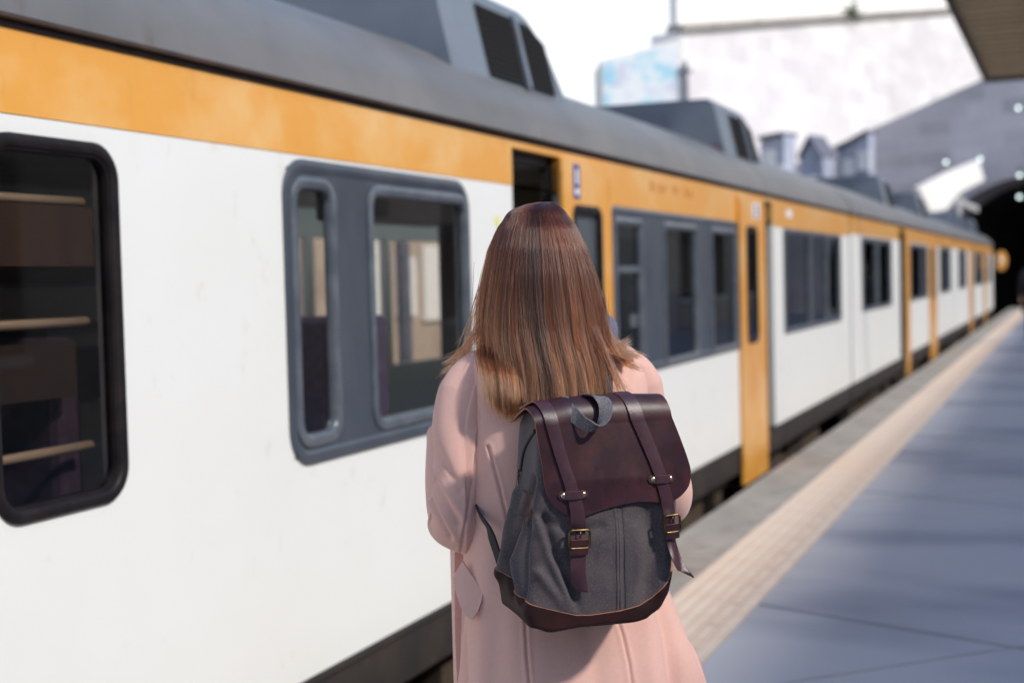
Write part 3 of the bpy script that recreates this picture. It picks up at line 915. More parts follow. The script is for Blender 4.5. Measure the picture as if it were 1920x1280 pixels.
# building with a blue mural at the left end of the wall
mur = tag(empty("mural_building", (-14.6, 52.5, -0.95)), "pale building with a faded blue and white mural above the train roof", "building")
mb = MB(mur.location)
pa, pb = Vector((-16.0, 50.0, 0)), Vector((-13.15, 51.12, 0))
dp = Vector((-1.2, 3.0, 0))
mb.loft([[pa + Vector((0, 0, -0.95)), pb + Vector((0, 0, -0.95)), pb + dp + Vector((0, 0, -0.95)), pa + dp + Vector((0, 0, -0.95))],
         [pa + Vector((0, 0, 9.45)), pb + Vector((0, 0, 10.2)), pb + dp + Vector((0, 0, 10.2)), pa + dp + Vector((0, 0, 9.45))]], True, True)
mb.build("wall", M["pale"], mur)
nrm = Vector((1.12, -2.85, 0)).normalized()
mb = MB(mur.location)
mb.prism([pa + (pb - pa) * 0.03 + nrm * 0.01 + Vector((0, 0, 6.5)), pb - (pb - pa) * 0.08 + nrm * 0.01 + Vector((0, 0, 6.5)), pb - (pb - pa) * 0.08 + nrm * 0.01 + Vector((0, 0, 9.95)), pa + (pb - pa) * 0.03 + nrm * 0.01 + Vector((0, 0, 9.35))], nrm * 0.03)
mb.build("mural_panel", M["mural"], mur)
mb = MB((-13.05, 51.0, -0.95))
mb.tube([(-13.05, 51.0, -0.95), (-13.05, 51.0, 9.3)], [0.12, 0.08], 8)
mb.box((-13.3, 50.95, 8.9), (-12.8, 51.05, 9.0))
o = mb.build("signal_post", M["slate"]); o.location = (-13.05, 51.0, -0.95)
tag(o, "thin dark post beside the blue mural building", "post")

# platform canopy overhead
cano = tag(empty("platform_canopy", (1.5, 18, 0)), "brown boarded platform canopy overhead at the top right", "canopy")
og = cano.location
mb = MB(og)
mb.box((-1.53, 8, 5.16), (-0.40, 28.75, 5.24))
mb.build("canopy_roof", M["canopyfascia"], cano)
for xx in (-1.53, -0.48):
    mb = MB(og); mb.box((xx, 8, 5.06 if xx in (-1.53, -0.48) else 5.09), (xx + 0.08, 28.75, 5.158)); mb.build("canopy_beam", M["canopyfascia"], cano)
mb = MB(og); mb.box((-1.44, 28.66, 5.06), (-0.49, 28.75, 5.156)); mb.build("canopy_beam", M["canopyfascia"], cano)
mb = MB(og); mb.box((-1.44, 0, 5.10), (-0.49, 0.33, 5.157))
sl = mb.build("canopy_board", M["canopyboard"], cano); sl.location = (0, 8.02 , 0)
for k in range(1, 41):
    dup(sl, cano, (0, 8.02 + 0.5 * k, random.uniform(-0.012, 0.0)))
for yy in (17.24, 28.7):
    mb = MB(og); mb.tube([(-0.42, yy, 5.2), (4.9, yy, 5.3), (5.24, yy, 5.1)], 0.05, 8); mb.build("canopy_bracket", M["canopyfascia"], cano)

# station building added out of view to shade the platform
st = tag(empty("blocker_building", (7.2, 20, -0.95)), "long beige station building added out of view right of the platform to shade it", "building")
og = st.location
mb = MB(og); mb.box((5.2, -30, -0.95), (9.2, 54, 5.27)); mb.build("wall", M["blocker"], st)
mb = MB(og); mb.box((5.15, -30.2, 5.272), (9.4, 54.2, 5.54)); mb.build("cornice", M["pale"], st)
proto = None
for k in range(17):
    yy = -13.5 + k * 4
    if proto is None:
        mb = MB(og); mb.box((5.14, yy, 0.9), (5.198, yy + 1.3, 2.9)); proto = mb.build("window", M["blockerwin"], st)
        mb = MB(og); mb.box((5.10, yy - 0.1, 0.78), (5.199, yy + 1.4, 0.898)); s2 = mb.build("sill", M["pale"], proto)
    else:
        c = dup(proto, st, (0, 4 * k, 0)); dup(s2, c)

# sunlit wall and platform beyond the train, seen through the windows
mb = MB(); mb.box((-9.5, -5, -0.95), (-6.6, 48, -0.02)); tag(mb.build("opposite_platform", M["coping"]), kind="structure")
mb = MB((-10.2, 20, -0.95)); mb.box((-10.0, -5, -0.95), (-10.4, 45, 3.4)); o = mb.build("boundary_wall", M["beigewall"]); o.location = (-10.2, 20, -0.95)
tag(o, "pale sunlit wall beyond the train, seen through the carriage windows", "wall")

for yq, wq, zq, hq, nl_b in ((19.4, 0.5, 0.9, 1.3, "narrow tall white board on the beige wall beyond the train"), (20.3, 0.7, 1.0, 0.95, "low squarish white board on the beige wall beyond the train"),
                             (21.3, 1.1, 0.9, 1.25, "widest white board on the beige wall beyond the train"), (22.7, 0.4, 1.0, 0.9, "smallest narrow white board on the beige wall beyond the train")):
    mb = MB((-9.9, yq, 0)); mb.box((-9.999, yq, zq), (-9.93, yq + wq, zq + hq)); o = mb.build("notice_board", M["pale"]); o.location = (-9.9, yq, 0)
    tag(o, nl_b, "notice board", "white boards on the wall beyond the train")
post0 = None
for yq, lb in ((15.7, "left one of the two thin dark posts on the platform beyond the train"),
               (17.0, "right one of the two thin dark posts on the platform beyond the train")):
    if post0 is None:
        mb = MB(); mb.tube([(0, 0, 0), (0, 0, 3.2)], 0.09, 10); mb.box((-0.16, -0.16, 0), (0.16, 0.16, 0.12))
        post0 = tag(mb.build("platform_post", M["slate"]), lb, "post", "posts on the platform beyond the train")
        post0.location = (-7.6, yq, -0.02)
    else: tag(dup(post0, None, (-7.6, yq, -0.02)), lb)

# ================================================================ the woman
M["wool"] = mat("pink_wool", (0.71, 0.43, 0.36), 0.9, col2=(0.68, 0.405, 0.34), scale=120, lo=0.35, hi=0.65, bump=0.0006, bscale=900, sheen=0.25, spec=0.15,
                col3=(0.75, 0.49, 0.43), scale3=900, lo3=0.5, hi3=0.72)
M["skin"] = mat("skin", (0.62, 0.37, 0.28), 0.5, col2=(0.55, 0.31, 0.24), scale=20)
M["scarf"] = mat("blue_grey_scarf", (0.12, 0.12, 0.19), 0.9, col2=(0.17, 0.17, 0.24), scale=200, bump=0.0015, bscale=400)
M["eye"] = mat("eye_white", (0.75, 0.73, 0.70), 0.2)
M["trouser"] = mat("dark_trousers", (0.02, 0.02, 0.03), 0.8)
M["boot"] = mat("black_boot", (0.012, 0.011, 0.011), 0.4)


def hair_material():
    mt = bpy.data.materials.new("brown_hair")
    mt.use_nodes = True
    nt = mt.node_tree
    nt.nodes.clear()
    out = nt.nodes.new("ShaderNodeOutputMaterial")
    h = nt.nodes.new("ShaderNodeBsdfHairPrincipled")
    h.parametrization = 'COLOR'
    h.inputs["Roughness"].default_value = 0.22
    h.inputs["Radial Roughness"].default_value = 0.45
    h.inputs["IOR"].default_value = 1.5
    h.inputs["Random Roughness"].default_value = 0.2
    hi = nt.nodes.new("ShaderNodeHairInfo")
    cr = nt.nodes.new("ShaderNodeValToRGB")
    e = cr.color_ramp.elements
    e[0].position = 0.0; e[0].color = (0.046, 0.0125, 0.0068, 1)
    e[1].position = 1.0; e[1].color = (0.275, 0.098, 0.041, 1)
    q = cr.color_ramp.elements.new(0.45); q.color = (0.070, 0.0185, 0.0075, 1)
    q = cr.color_ramp.elements.new(0.78); q.color = (0.150, 0.043, 0.0150, 1)
    nt.links.new(hi.outputs["Intercept"], cr.inputs[0])
    mr = nt.nodes.new("ShaderNodeMapRange")
    mr.inputs["To Min"].default_value = 0.10; mr.inputs["To Max"].default_value = 2.7
    at = nt.nodes.new("ShaderNodeAttribute"); at.attribute_name = "tone"
    nt.links.new(at.outputs["Fac"], mr.inputs["Value"])
    vm = nt.nodes.new("ShaderNodeVectorMath"); vm.operation = 'SCALE'
    nt.links.new(cr.outputs[0], vm.inputs[0]); nt.links.new(mr.outputs[0], vm.inputs["Scale"])
    nt.links.new(vm.outputs[0], h.inputs["Color"])
    nt.links.new(h.outputs[0], out.inputs[0])
    return mt


M["hair"] = hair_material()

W0 = (-0.913, 2.513, 0.0)
woman = tag(empty("person", W0, TH), "woman seen from behind with long brown hair and a pale pink coat", "person")
YAW = math.radians(20)          # she is turned towards the train
ca, sa = math.cos(YAW), math.sin(YAW)

# coat: rings  z, centre x, centre y, half width, half depth
COAT = [(0.44, 0.055, 0, 0.300, 0.185), (0.60, 0.050, 0, 0.272, 0.170), (0.787, 0.040, 0, 0.240, 0.152), (0.88, 0.024, 0, 0.216, 0.143),
        (0.98, 0.012, 0, 0.193, 0.132), (1.06, 0.005, 0, 0.176, 0.122), (1.15, 0.0, 0, 0.172, 0.120), (1.25, 0.0, 0.0, 0.176, 0.121),
        (1.33, 0.0, 0.005, 0.180, 0.112), (1.375, 0.0, 0.01, 0.178, 0.099), (1.402, 0.0, 0.012, 0.168, 0.086), (1.418, 0.0, 0.015, 0.148, 0.076),
        (1.432, 0.0, 0.018, 0.118, 0.070), (1.448, 0.0, 0.02, 0.085, 0.064), (1.465, 0.0, 0.022, 0.070, 0.060)]
SEAMS = [[(-0.1215, 1.2498), (-0.1038, 1.186), (-0.0907, 1.1271), (-0.075, 1.04), (-0.0617, 0.9351), (-0.0603, 0.8765), (-0.0559, 0.8176), (-0.05, 0.70), (-0.045, 0.44)],
         [(0.05, 1.30), (0.07, 1.05), (0.0999, 0.9408), (0.1116, 0.9014), (0.1211, 0.8523), (0.1261, 0.813), (0.133, 0.70), (0.14, 0.44)],
         [(0.215, 1.0), (0.232, 0.92), (0.2527, 0.84), (0.266, 0.78), (0.28, 0.44)]]
FOLDS = [([(0.175, 1.00), (0.187, 0.953), (0.2034, 0.884), (0.2116, 0.805), (0.22, 0.44)], 0.014, -0.016),
         ([(0.155, 1.00), (0.160, 0.90), (0.170, 0.78), (0.175, 0.44)], 0.020, 0.008),
         ([(0.05, 0.95), (0.062, 0.86), (0.068, 0.78), (0.07, 0.44)], 0.022, -0.006),
         ([(-0.178, 1.06), (-0.181, 1.0), (-0.184, 0.9), (-0.188, 0.787), (-0.2, 0.44)], 0.006, -0.012),
         ([(-0.10, 1.04), (-0.115, 0.95), (-0.13, 0.80), (-0.14, 0.44)], 0.026, -0.007),
         ([(0.165, 1.40), (0.15, 1.36), (0.148, 1.31)], 0.011, -0.004),
         ([(0.10, 1.40), (0.108, 1.35), (0.115, 1.30)], 0.012, -0.004)]


def dist_poly(px, pz, poly):
    d = np.full(px.shape, 9.0)
    for (x0, z0), (x1, z1) in zip(poly, poly[1:]):
        vx, vz = x1 - x0, z1 - z0
        t = np.clip(((px - x0) * vx + (pz - z0) * vz) / (vx * vx + vz * vz), 0, 1)
        d = np.minimum(d, np.hypot(px - x0 - t * vx, pz - z0 - t * vz))
    return d


NU, NV = 720, 380
ct = np.array(COAT)
zs = np.interp(np.linspace(0, 1, NV), [0, 0.28, 0.92, 1], [0.44, 0.76, 1.39, 1.465])
def smooth_tab(z, k):
    # piecewise cubic through the table
    P = np.c_[ct[:, 0], ct[:, k]]
    c = catmull(P, 900)
    return np.interp(z, c[:, 0], c[:, 1])
cx, cy, hw, hd = [smooth_tab(zs, k)[:, None] for k in (1, 2, 3, 4)]
ph = np.linspace(0, 2 * PI, NU, endpoint=False)[None, :]
ex = 2 / 2.5
sx = np.sign(np.cos(ph)) * np.abs(np.cos(ph)) ** ex
sy = np.sign(np.sin(ph)) * np.abs(np.sin(ph)) ** ex
bx, by = hw * sx, hd * sy
nx_, ny_ = np.cos(ph) / hw, np.sin(ph) / hd
nl_ = np.hypot(nx_, ny_); nx_, ny_ = nx_ / nl_, ny_ / nl_
X = cx + bx * ca - by * sa; Y = cy + bx * sa + by * ca
NXl, NYl = nx_ * ca - ny_ * sa, nx_ * sa + ny_ * ca
Z = np.repeat(zs[:, None], NU, 1)
disp = np.zeros_like(X)
back = NYl < 0.25
for sm in SEAMS:
    d = dist_poly(X, Z, sm)
    disp -= back * 0.0040 * np.exp(-(d / 0.0021) ** 2)
    disp += back * 0.0012 * np.exp(-((d - 0.006) / 0.004) ** 2)
for poly, w_, a_ in FOLDS:
    d = dist_poly(X, Z, poly)
    disp += back * a_ * np.exp(-(d / w_) ** 2)
# soft random drape
for k in range(14):
    kx, kz, p_ = rng.uniform(6, 22), rng.uniform(2, 9), rng.uniform(0, 6.28)
    disp += 0.0011 * np.sin(kx * X + kz * Z + p_ + 2.2 * np.sin(5 * Z + k))
# hem side flare folds below the waist
low_ = np.clip((0.95 - Z) / 0.3, 0, 1)
disp += low_ * 0.006 * np.sin(9 * ph + 1.3)
X = X + NXl * disp; Y = Y + NYl * disp
Vc = np.stack([X, Y, Z], -1).reshape(-1, 3)
ii = np.arange(NV * NU).reshape(NV, NU)
a_, b_ = ii[:-1], ii[1:]
F = np.stack([a_, np.roll(a_, -1, 1), np.roll(b_, -1, 1), b_], -1).reshape(-1, 4)
Fs = [F]; Vs = [Vc]; base = len(Vc)


def sleeve(path, rad, seed, back_seam=None, n=200, m_=170, creases=()):
    """a bent tapering sleeve with crushed folds round the elbow"""
    global base
    rs = np.random.default_rng(seed)
    P = catmull(path, n)
    R = catmull([(q, q, q) for q in rad], n)[:, 0] if False else np.interp(np.linspace(0, 1, n), np.linspace(0, 1, len(rad)), rad)
    T = np.gradient(P, axis=0); T /= np.linalg.norm(T, axis=1)[:, None]
    up = np.array([0, -1.0, 0.0]); ups = []
    for t in T:
        up = up - t * up.dot(t); up /= np.linalg.norm(up); ups.append(up)
    U_ = np.array(ups); B_ = np.cross(T, U_)
    s = np.linspace(0, 1, n)[:, None]
    an = np.linspace(0, 2 * PI, m_, endpoint=False)[None, :]
    d = np.zeros((n, m_))
    se = 0.62
    for k in range(9):
        c0 = se + rs.uniform(-0.16, 0.16); wv = rs.uniform(0.010, 0.022); a0 = rs.uniform(0, 2 * PI); tilt = rs.uniform(-0.05, 0.05)
        d += rs.uniform(0.005, 0.010) * np.exp(-((s - c0 - tilt * np.sin(an - a0)) / wv) ** 2) * (0.5 + 0.5 * np.cos(an - a0)) ** 2
    for k in range(6):
        d += 0.0012 * np.sin(rs.uniform(1, 3) * an + rs.uniform(6, 20) * s + rs.uniform(0, 6))
    rr = R[:, None] + d
    V = P[:, None, :] + (U_[:, None, :] * np.cos(an)[..., None] + B_[:, None, :] * np.sin(an)[..., None]) * rr[..., None]
    if back_seam is not None:
        dd = dist_poly(V[..., 0], V[..., 2], back_seam)
        g = 0.0036 * np.exp(-(dd / 0.0021) ** 2) - 0.0012 * np.exp(-((dd - 0.006) / 0.004) ** 2)
        vis = np.cos(an) > -0.2
        rr = rr - g * vis
        for cp, cw, cd in creases:
            rr = rr + vis * cd * np.exp(-(dist_poly(V[..., 0], V[..., 2], cp) / cw) ** 2)
        V = P[:, None, :] + (U_[:, None, :] * np.cos(an)[..., None] + B_[:, None, :] * np.sin(an)[..., None]) * rr[..., None]
    i2 = np.arange(n * m_).reshape(n, m_) + base
    A, Bq = i2[:-1], i2[1:]
    Fs.append(np.stack([A, np.roll(A, -1, 1), np.roll(Bq, -1, 1), Bq], -1).reshape(-1, 4))
    Vs.append(V.reshape(-1, 3)); base += n * m_
    return P


LARM = [(-0.118, -0.030, 1.392), (-0.150, -0.045, 1.362), (-0.170, -0.058, 1.29), (-0.174, -0.064, 1.20), (-0.175, -0.058, 1.125), (-0.180, -0.025, 1.094), (-0.196, 0.04, 1.13), (-0.208, 0.12, 1.19), (-0.212, 0.18, 1.235)]
RARM = [(0.118, 0.030, 1.392), (0.150, 0.050, 1.355), (0.168, 0.055, 1.28), (0.196, 0.035, 1.20), (0.212, 0.022, 1.145), (0.205, 0.05, 1.115), (0.175, 0.11, 1.13), (0.11, 0.18, 1.18), (0.05, 0.22, 1.21)]
sleeve(LARM, [0.036, 0.052, 0.053, 0.051, 0.053, 0.050, 0.046, 0.043, 0.041], 3, [(-0.1373, 1.2745), (-0.1488, 1.2067), (-0.1603, 1.1387), (-0.1767, 1.0526)],
       creases=[([(-0.238, 1.172), (-0.210, 1.116), (-0.194, 1.084)], 0.0055, -0.007), ([(-0.228, 1.165), (-0.201, 1.112), (-0.184, 1.078)], 0.006, 0.005), ([(-0.232, 1.208), (-0.195, 1.142), (-0.178, 1.110)], 0.006, -0.006), ([(-0.222, 1.208), (-0.186, 1.150), (-0.168, 1.122)], 0.007, 0.004), ([(-0.215, 1.245), (-0.190, 1.20), (-0.172, 1.175)], 0.008, -0.004)])
sleeve(RARM, [0.036, 0.052, 0.052, 0.050, 0.050, 0.049, 0.045, 0.042, 0.040], 5)
coat = np_obj("coat", np.concatenate(Vs), np.concatenate(Fs).tolist(), M["wool"], woman)

# pocket flap standing away from the left hip
pts = catmull([(-0.1741, -0.086, 1.0372), (-0.155, -0.103, 1.0105), (-0.1359, -0.118, 0.9874)], 8)
bot = catmull([(-0.1937, -0.080, 1.0058), (-0.1929, -0.084, 0.998), (-0.184, -0.100, 0.969), (-0.1726, -0.117, 0.9455), (-0.162, -0.124, 0.937), (-0.153, -0.127, 0.940), (-0.1403, -0.124, 0.9706)], 8)
mb = MB()
def lerp3(a, b, t): return tuple(a[i] + (b[i] - a[i]) * t for i in range(3))
top_r = [[lerp3(p, q, t) for p, q in zip(pts, bot)] for t in (0, 0.15, 0.4, 0.7, 1.0)]
th_ = Vector((0.35, 0.8, 0.1)).normalized() * 0.005
fr = [[Vector(p) for p in row] for row in top_r]
bk = [[Vector(p) + th_ for p in row] for row in top_r]
nrow, ncol = len(fr), len(fr[0])
for i in range(nrow - 1):
    for j in range(ncol - 1):
        mb.face([fr[i][j], fr[i][j + 1], fr[i + 1][j + 1], fr[i + 1][j]])
        mb.face([bk[i][j], bk[i + 1][j], bk[i + 1][j + 1], bk[i][j + 1]])
for i in range(nrow - 1):
    for j in (0, ncol - 1): mb.face([fr[i][j], fr[i + 1][j], bk[i + 1][j], bk[i][j]])
for j in range(ncol - 1):
    for i in (0, nrow - 1): mb.face([fr[i][j], fr[i][j + 1], bk[i][j + 1], bk[i][j]])
fl = mb.build("pocket_flap", M["wool"], coat, smooth=True, sharp=50)
bv = fl.modifiers.new("bevel", 'BEVEL'); bv.width = 0.0015; bv.segments = 2
# front edge of the open coat seen past the left hip
mb = MB()
mb.loft([[(-0.205, 0.10, z), (-0.192 - 0.004 * math.sin(9 * z), 0.02, z), (-0.150, 0.03, z), (-0.170, 0.11, z)] for z in np.linspace(0.46, 1.06, 14)], True, True)
mb.build("coat_front", M["wool"], coat, smooth=True, sharp=50)

# scarf / collar under the hair
mb = MB()
rings = []
for k in range(48):
    a = 2 * PI * k / 48
    c = Vector((0.0 + 0.098 * math.cos(a), 0.012 + 0.088 * math.sin(a), 1.430 + 0.010 * math.sin(3 * a) + 0.012 * math.cos(a)))
    o = Vector((math.cos(a), math.sin(a), 0))
    rings.append([c + o * (0.030 + 0.004 * math.sin(5 * a + q)) * math.cos(q) + Vector((0, 0, 1)) * 0.036 * math.sin(q) for q in [2 * PI * j / 14 for j in range(14)]])
mb.loft(rings, True, False, loop=True)
mb.build("scarf", M["scarf"], woman, smooth=True)


# ---- body: one continuous surface grown from joints, a shaped head and hands
def skin_body(name, joints, edges, parent, head, material, voxel=0.007, hands=()):
    """joints: (point, radius); edges between them; head: (centre, yaw) ; hands: (wrist, direction, palm normal, side)"""
    V = [Vector(j[0]) for j in joints]; Rr = [j[1] for j in joints]; E = list(edges)
    for wi, dr, nrm, side in hands:
        dr = Vector(dr).normalized(); nrm = Vector(nrm).normalized(); lat = dr.cross(nrm).normalized() * side
        w0 = V[wi]
        V.append(w0 + dr * 0.045); Rr.append(0.024); E.append((wi, len(V) - 1)); palm = len(V) - 1
        for k, (off, ln) in enumerate(((-0.027, 0.066), (-0.009, 0.075), (0.009, 0.070), (0.027, 0.055))):
            V.append(w0 + dr * 0.085 + lat * off); Rr.append(0.0105); E.append((palm, len(V) - 1))
            prev = len(V) - 1
            p = V[prev].copy(); d = dr.copy()
            for seg, fr_ in enumerate((0.45, 0.32, 0.23)):
                d = (d + nrm * 0.45).normalized(); p = p + d * ln * fr_
                V.append(p.copy()); Rr.append(0.0088 - 0.0008 * seg); E.append((prev, len(V) - 1)); prev = len(V) - 1
        p = w0 + dr * 0.03 - lat * 0.03
        V.append(p.copy()); Rr.append(0.013); E.append((palm, len(V) - 1)); prev = len(V) - 1
        d = (dr - lat * 0.7 + nrm * 0.4).normalized()
        for seg in range(2):
            p = p + d * 0.03; d = (d + dr * 0.4 + nrm * 0.3).normalized()
            V.append(p.copy()); Rr.append(0.0105 - 0.001 * seg); E.append((prev, len(V) - 1)); prev = len(V) - 1
    me = bpy.data.meshes.new(name)
    me.from_pydata([tuple(p) for p in V], E, [])
    o = bpy.data.objects.new(name, me); COL.objects.link(o)
    o.modifiers.new("skin", 'SKIN')
    for i, sv in enumerate(me.skin_vertices[0].data):
        sv.radius = (Rr[i], Rr[i]); sv.use_root = (i == 0)
    ss = o.modifiers.new("sub", 'SUBSURF'); ss.levels = ss.render_levels = 2
    dg = bpy.context.evaluated_depsgraph_get()
    ev = bpy.data.meshes.new_from_object(o.evaluated_get(dg))
    import bmesh
    bm = bmesh.new(); bm.from_mesh(ev)
    # head
    hc, hy = Vector(head[0]), head[1]
    n0 = len(bm.verts)
    hb = bmesh.new()
    bmesh.ops.create_uvsphere(hb, u_segments=48, v_segments=32, radius=1.0)
    cyw, syw = math.cos(hy), math.sin(hy)
    for v in hb.verts:
        x, y, z = v.co
        X_, Y_, Z_ = 0.076 * x, 0.096 * y, 0.117 * z
        if z < 0: X_ *= 1 - 0.30 * z * z; Y_ += 0.012 * (-z) * (1 if y > 0 else -0.6)
        if y > 0:                                       # face looks along +y
            fx_, fz = x, z
            Y_ += 0.022 * math.exp(-(fx_ / 0.13) ** 2 - ((fz + 0.08) / 0.16) ** 2)          # nose
            Y_ += 0.006 * math.exp(-(fx_ / 0.30) ** 2 - ((fz + 0.46) / 0.07) ** 2)          # lips
            Y_ += 0.008 * math.exp(-(fx_ / 0.25) ** 2 - ((fz + 0.80) / 0.12) ** 2)          # chin
            for sgn in (-1, 1): Y_ -= 0.010 * math.exp(-((fx_ - sgn * 0.40) / 0.18) ** 2 - ((fz - 0.06) / 0.10) ** 2)
        if abs(x) > 0.93 and abs(z + 0.02) < 0.28: X_ += 0.012 * (1 if x > 0 else -1)       # ears
        v.co = hc + Vector((X_ * cyw - Y_ * syw, X_ * syw + Y_ * cyw, Z_))
    tmp = bpy.data.meshes.new("t"); hb.to_mesh(tmp); hb.free(); bm.from_mesh(tmp); bpy.data.meshes.remove(tmp)
    nm = bpy.data.meshes.new(name); bm.to_mesh(nm); bm.free()
    bpy.data.objects.remove(o)
    b = bpy.data.objects.new(name, nm); COL.objects.link(b)
    rm = b.modifiers.new("remesh", 'REMESH'); rm.mode = 'VOXEL'; rm.voxel_size = voxel; rm.use_smooth_shade = True
    dg = bpy.context.evaluated_depsgraph_get()
    fm = bpy.data.meshes.new_from_object(b.evaluated_get(dg))
    bpy.data.objects.remove(b)
    fm.name = name
    fm.materials.clear(); fm.materials.append(material)
    fm.polygons.foreach_set("use_smooth", [True] * len(fm.polygons))
    b = bpy.data.objects.new(name, fm); COL.objects.link(b); b.parent = parent
    return b


def rb(x, y, z):  # a point given in her own turned frame
    return (x * ca - y * sa, x * sa + y * ca, z)


HEADC = (-0.018, 0.022, 1.565)
joints = [(rb(0.01, 0.0, 0.90), 0.115), (rb(0, 0, 1.05), 0.098), (rb(0, 0, 1.22), 0.105), (rb(0, 0.01, 1.36), 0.085), (rb(0, 0.02, 1.43), 0.048), ((-0.015, 0.02, 1.50), 0.045),
          (rb(0.08, 0.01, 0.82), 0.075), (rb(0.09, 0.02, 0.47), 0.05), (rb(0.09, 0.0, 0.09), 0.035), (rb(0.095, 0.12, 0.035), 0.028),
          (rb(-0.08, 0.01, 0.82), 0.075), (rb(-0.09, 0.03, 0.47), 0.05), (rb(-0.09, 0.01, 0.09), 0.035), (rb(-0.095, 0.13, 0.035), 0.028),
          (rb(0.14, 0.01, 1.37), 0.045), ((0.168, 0.055, 1.28), 0.032), ((0.208, 0.03, 1.145), 0.028), ((0.05, 0.22, 1.21), 0.022),
          (rb(-0.14, 0.01, 1.37), 0.045), ((-0.170, -0.055, 1.28), 0.032), ((-0.176, -0.045, 1.12), 0.028), ((-0.212, 0.18, 1.235), 0.022)]
edges = [(0, 1), (1, 2), (2, 3), (3, 4), (4, 5), (0, 6), (6, 7), (7, 8), (8, 9), (0, 10), (10, 11), (11, 12), (12, 13), (3, 14), (14, 15), (15, 16), (16, 17), (3, 18), (18, 19), (19, 20), (20, 21)]
body = skin_body("body", joints, edges, woman, (HEADC, YAW), M["skin"], hands=[(17, (-0.6, 0.6, 0.35), (-0.4, -0.2, 0.6), 1), (21, (0.25, 0.75, 0.6), (0.6, -0.3, 0.4), -1)])
for sgn in (-1, 1):
    mb = MB()
    e = rb(sgn * 0.031, 0.079, 0.006)
    c = Vector(HEADC) + Vector(e)
    mb.loft([[c + Vector((math.cos(t) * math.sin(q), math.sin(t) * math.sin(q), math.cos(q))) * 0.0125 for t in [2 * PI * k / 16 for k in range(16)]] for q in np.linspace(0.05, PI - 0.05, 9)], True, True)
    mb.build("eye", M["eye"], woman, smooth=True)
for sgn in (-1, 1):
    mb = MB()
    mb.loft([[Vector(rb(cxx + sgn * 0.0 + rr_ * math.cos(t), cyy + rr_ * math.sin(t), zz)) for t in [2 * PI * k / 20 for k in range(20)]]
             for cxx, cyy, zz, rr_ in ((sgn * 0.09, 0.01, 0.18, 0.062), (sgn * 0.09, 0.02, 0.45, 0.075), (sgn * 0.085, 0.01, 0.80, 0.095))], True, False)
    mb.build("trouser_leg", M["trouser"], woman, smooth=True)
    mb = MB()
    mb.loft([[Vector(rb(sgn * 0.092 + w_ * math.cos(t), yo + l_ * math.sin(t), zz)) for t in [2 * PI * k / 20 for k in range(20)]]
             for zz, w_, l_, yo in ((0.002, 0.042, 0.13, 0.06), (0.02, 0.046, 0.135, 0.06), (0.07, 0.044, 0.11, 0.04), (0.11, 0.048, 0.06, 0.005), (0.22, 0.055, 0.058, 0.005))], True, True)
    mb.build("boot", M["boot"], woman, smooth=True)

# ---- hair: strands laid over the head and falling straight down the back
HT = [  # z, x left, x right, y of the back
    (1.6930, -0.016, 0.010, -0.010), (1.6890, -0.045, 0.018, -0.030), (1.6760, -0.074, 0.032, -0.055), (1.6440, -0.0958, 0.054, -0.078), (1.6046, -0.1119, 0.0712, -0.096),
    (1.555, -0.1235, 0.084, -0.109), (1.505, -0.1315, 0.094, -0.119), (1.455, -0.1345, 0.103, -0.130), (1.415, -0.1290, 0.111, -0.141),
    (1.39, -0.122, 0.116, -0.148), (1.36, -0.118, 0.119, -0.156), (1.334, -0.117, 0.121, -0.163), (1.29, -0.106, 0.121, -0.172), (1.25, -0.10, 0.121, -0.175)]
hz = np.array(HT)[::-1]


def env(z):
    return [np.interp(z, hz[:, 0], hz[:, k]) for k in (1, 2, 3)]


def hair_end(x):
    return np.interp(x, [-0.16, -0.135, -0.120, -0.10, -0.08, -0.05, 0.0, 0.03, 0.055, 0.08, 0.11, 0.135], [1.385, 1.350, 1.337, 1.318, 1.308, 1.304, 1.306, 1.306, 1.318, 1.326, 1.332, 1.345])


NS, NP, NCL = 22000, 22, 230
def sample_phi(n):
    p = rng.uniform(-PI / 2 - 2.1, -PI / 2 + 2.1, n)
    return p
gphi = sample_phi(NCL); glay = rng.uniform(0.86, 1.0, NCL)
cl = rng.integers(0, NCL, NS)
phi = gphi[cl] + rng.normal(0, 0.085, NS)
lay = np.clip(glay[cl] + rng.normal(0, 0.035, NS), 0.74, 1.015)
gend = rng.normal(0, 0.007, NCL)
zt = np.linspace(0, 1, NP)[None, :]
z0 = 1.6925 - rng.beta(1.0, 2.2, NS)[:, None] * 0.075
# end height depends on where the strand ends up
xl, xr, yb_ = env(np.full(NS, 1.33))
xe = (xl + xr) / 2 + (xr - xl) / 2 * np.cos(phi) * lay
ze = hair_end(xe) + gend[cl] + np.abs(rng.normal(0, 0.006, NS)) + (rng.random(NS) < 0.12) * rng.uniform(0, 0.06, NS)
ze = ze[:, None]
# points denser near the crown where the curve turns
Zs = z0 + (ze - z0) * (zt ** 1.25)


def shape(phi_, lay_, Z_):
    xl, xr, yb = env(Z_)
    cx_, hx_ = (xl + xr) / 2, (xr - xl) / 2
    c, s_ = np.cos(phi_), np.sin(phi_)
    yf = np.interp(Z_, [1.30, 1.45, 1.56, 1.66, 1.69], [0.03, 0.06, 0.09, 0.05, 0.01])
    e_ = 0.86
    px = cx_ + hx_ * np.sign(c) * np.abs(c) ** e_ * lay_
    py = np.where(s_ < 0, -np.abs(s_) ** e_ * (-yb) * lay_, np.abs(s_) ** e_ * yf * lay_)
    return px, py


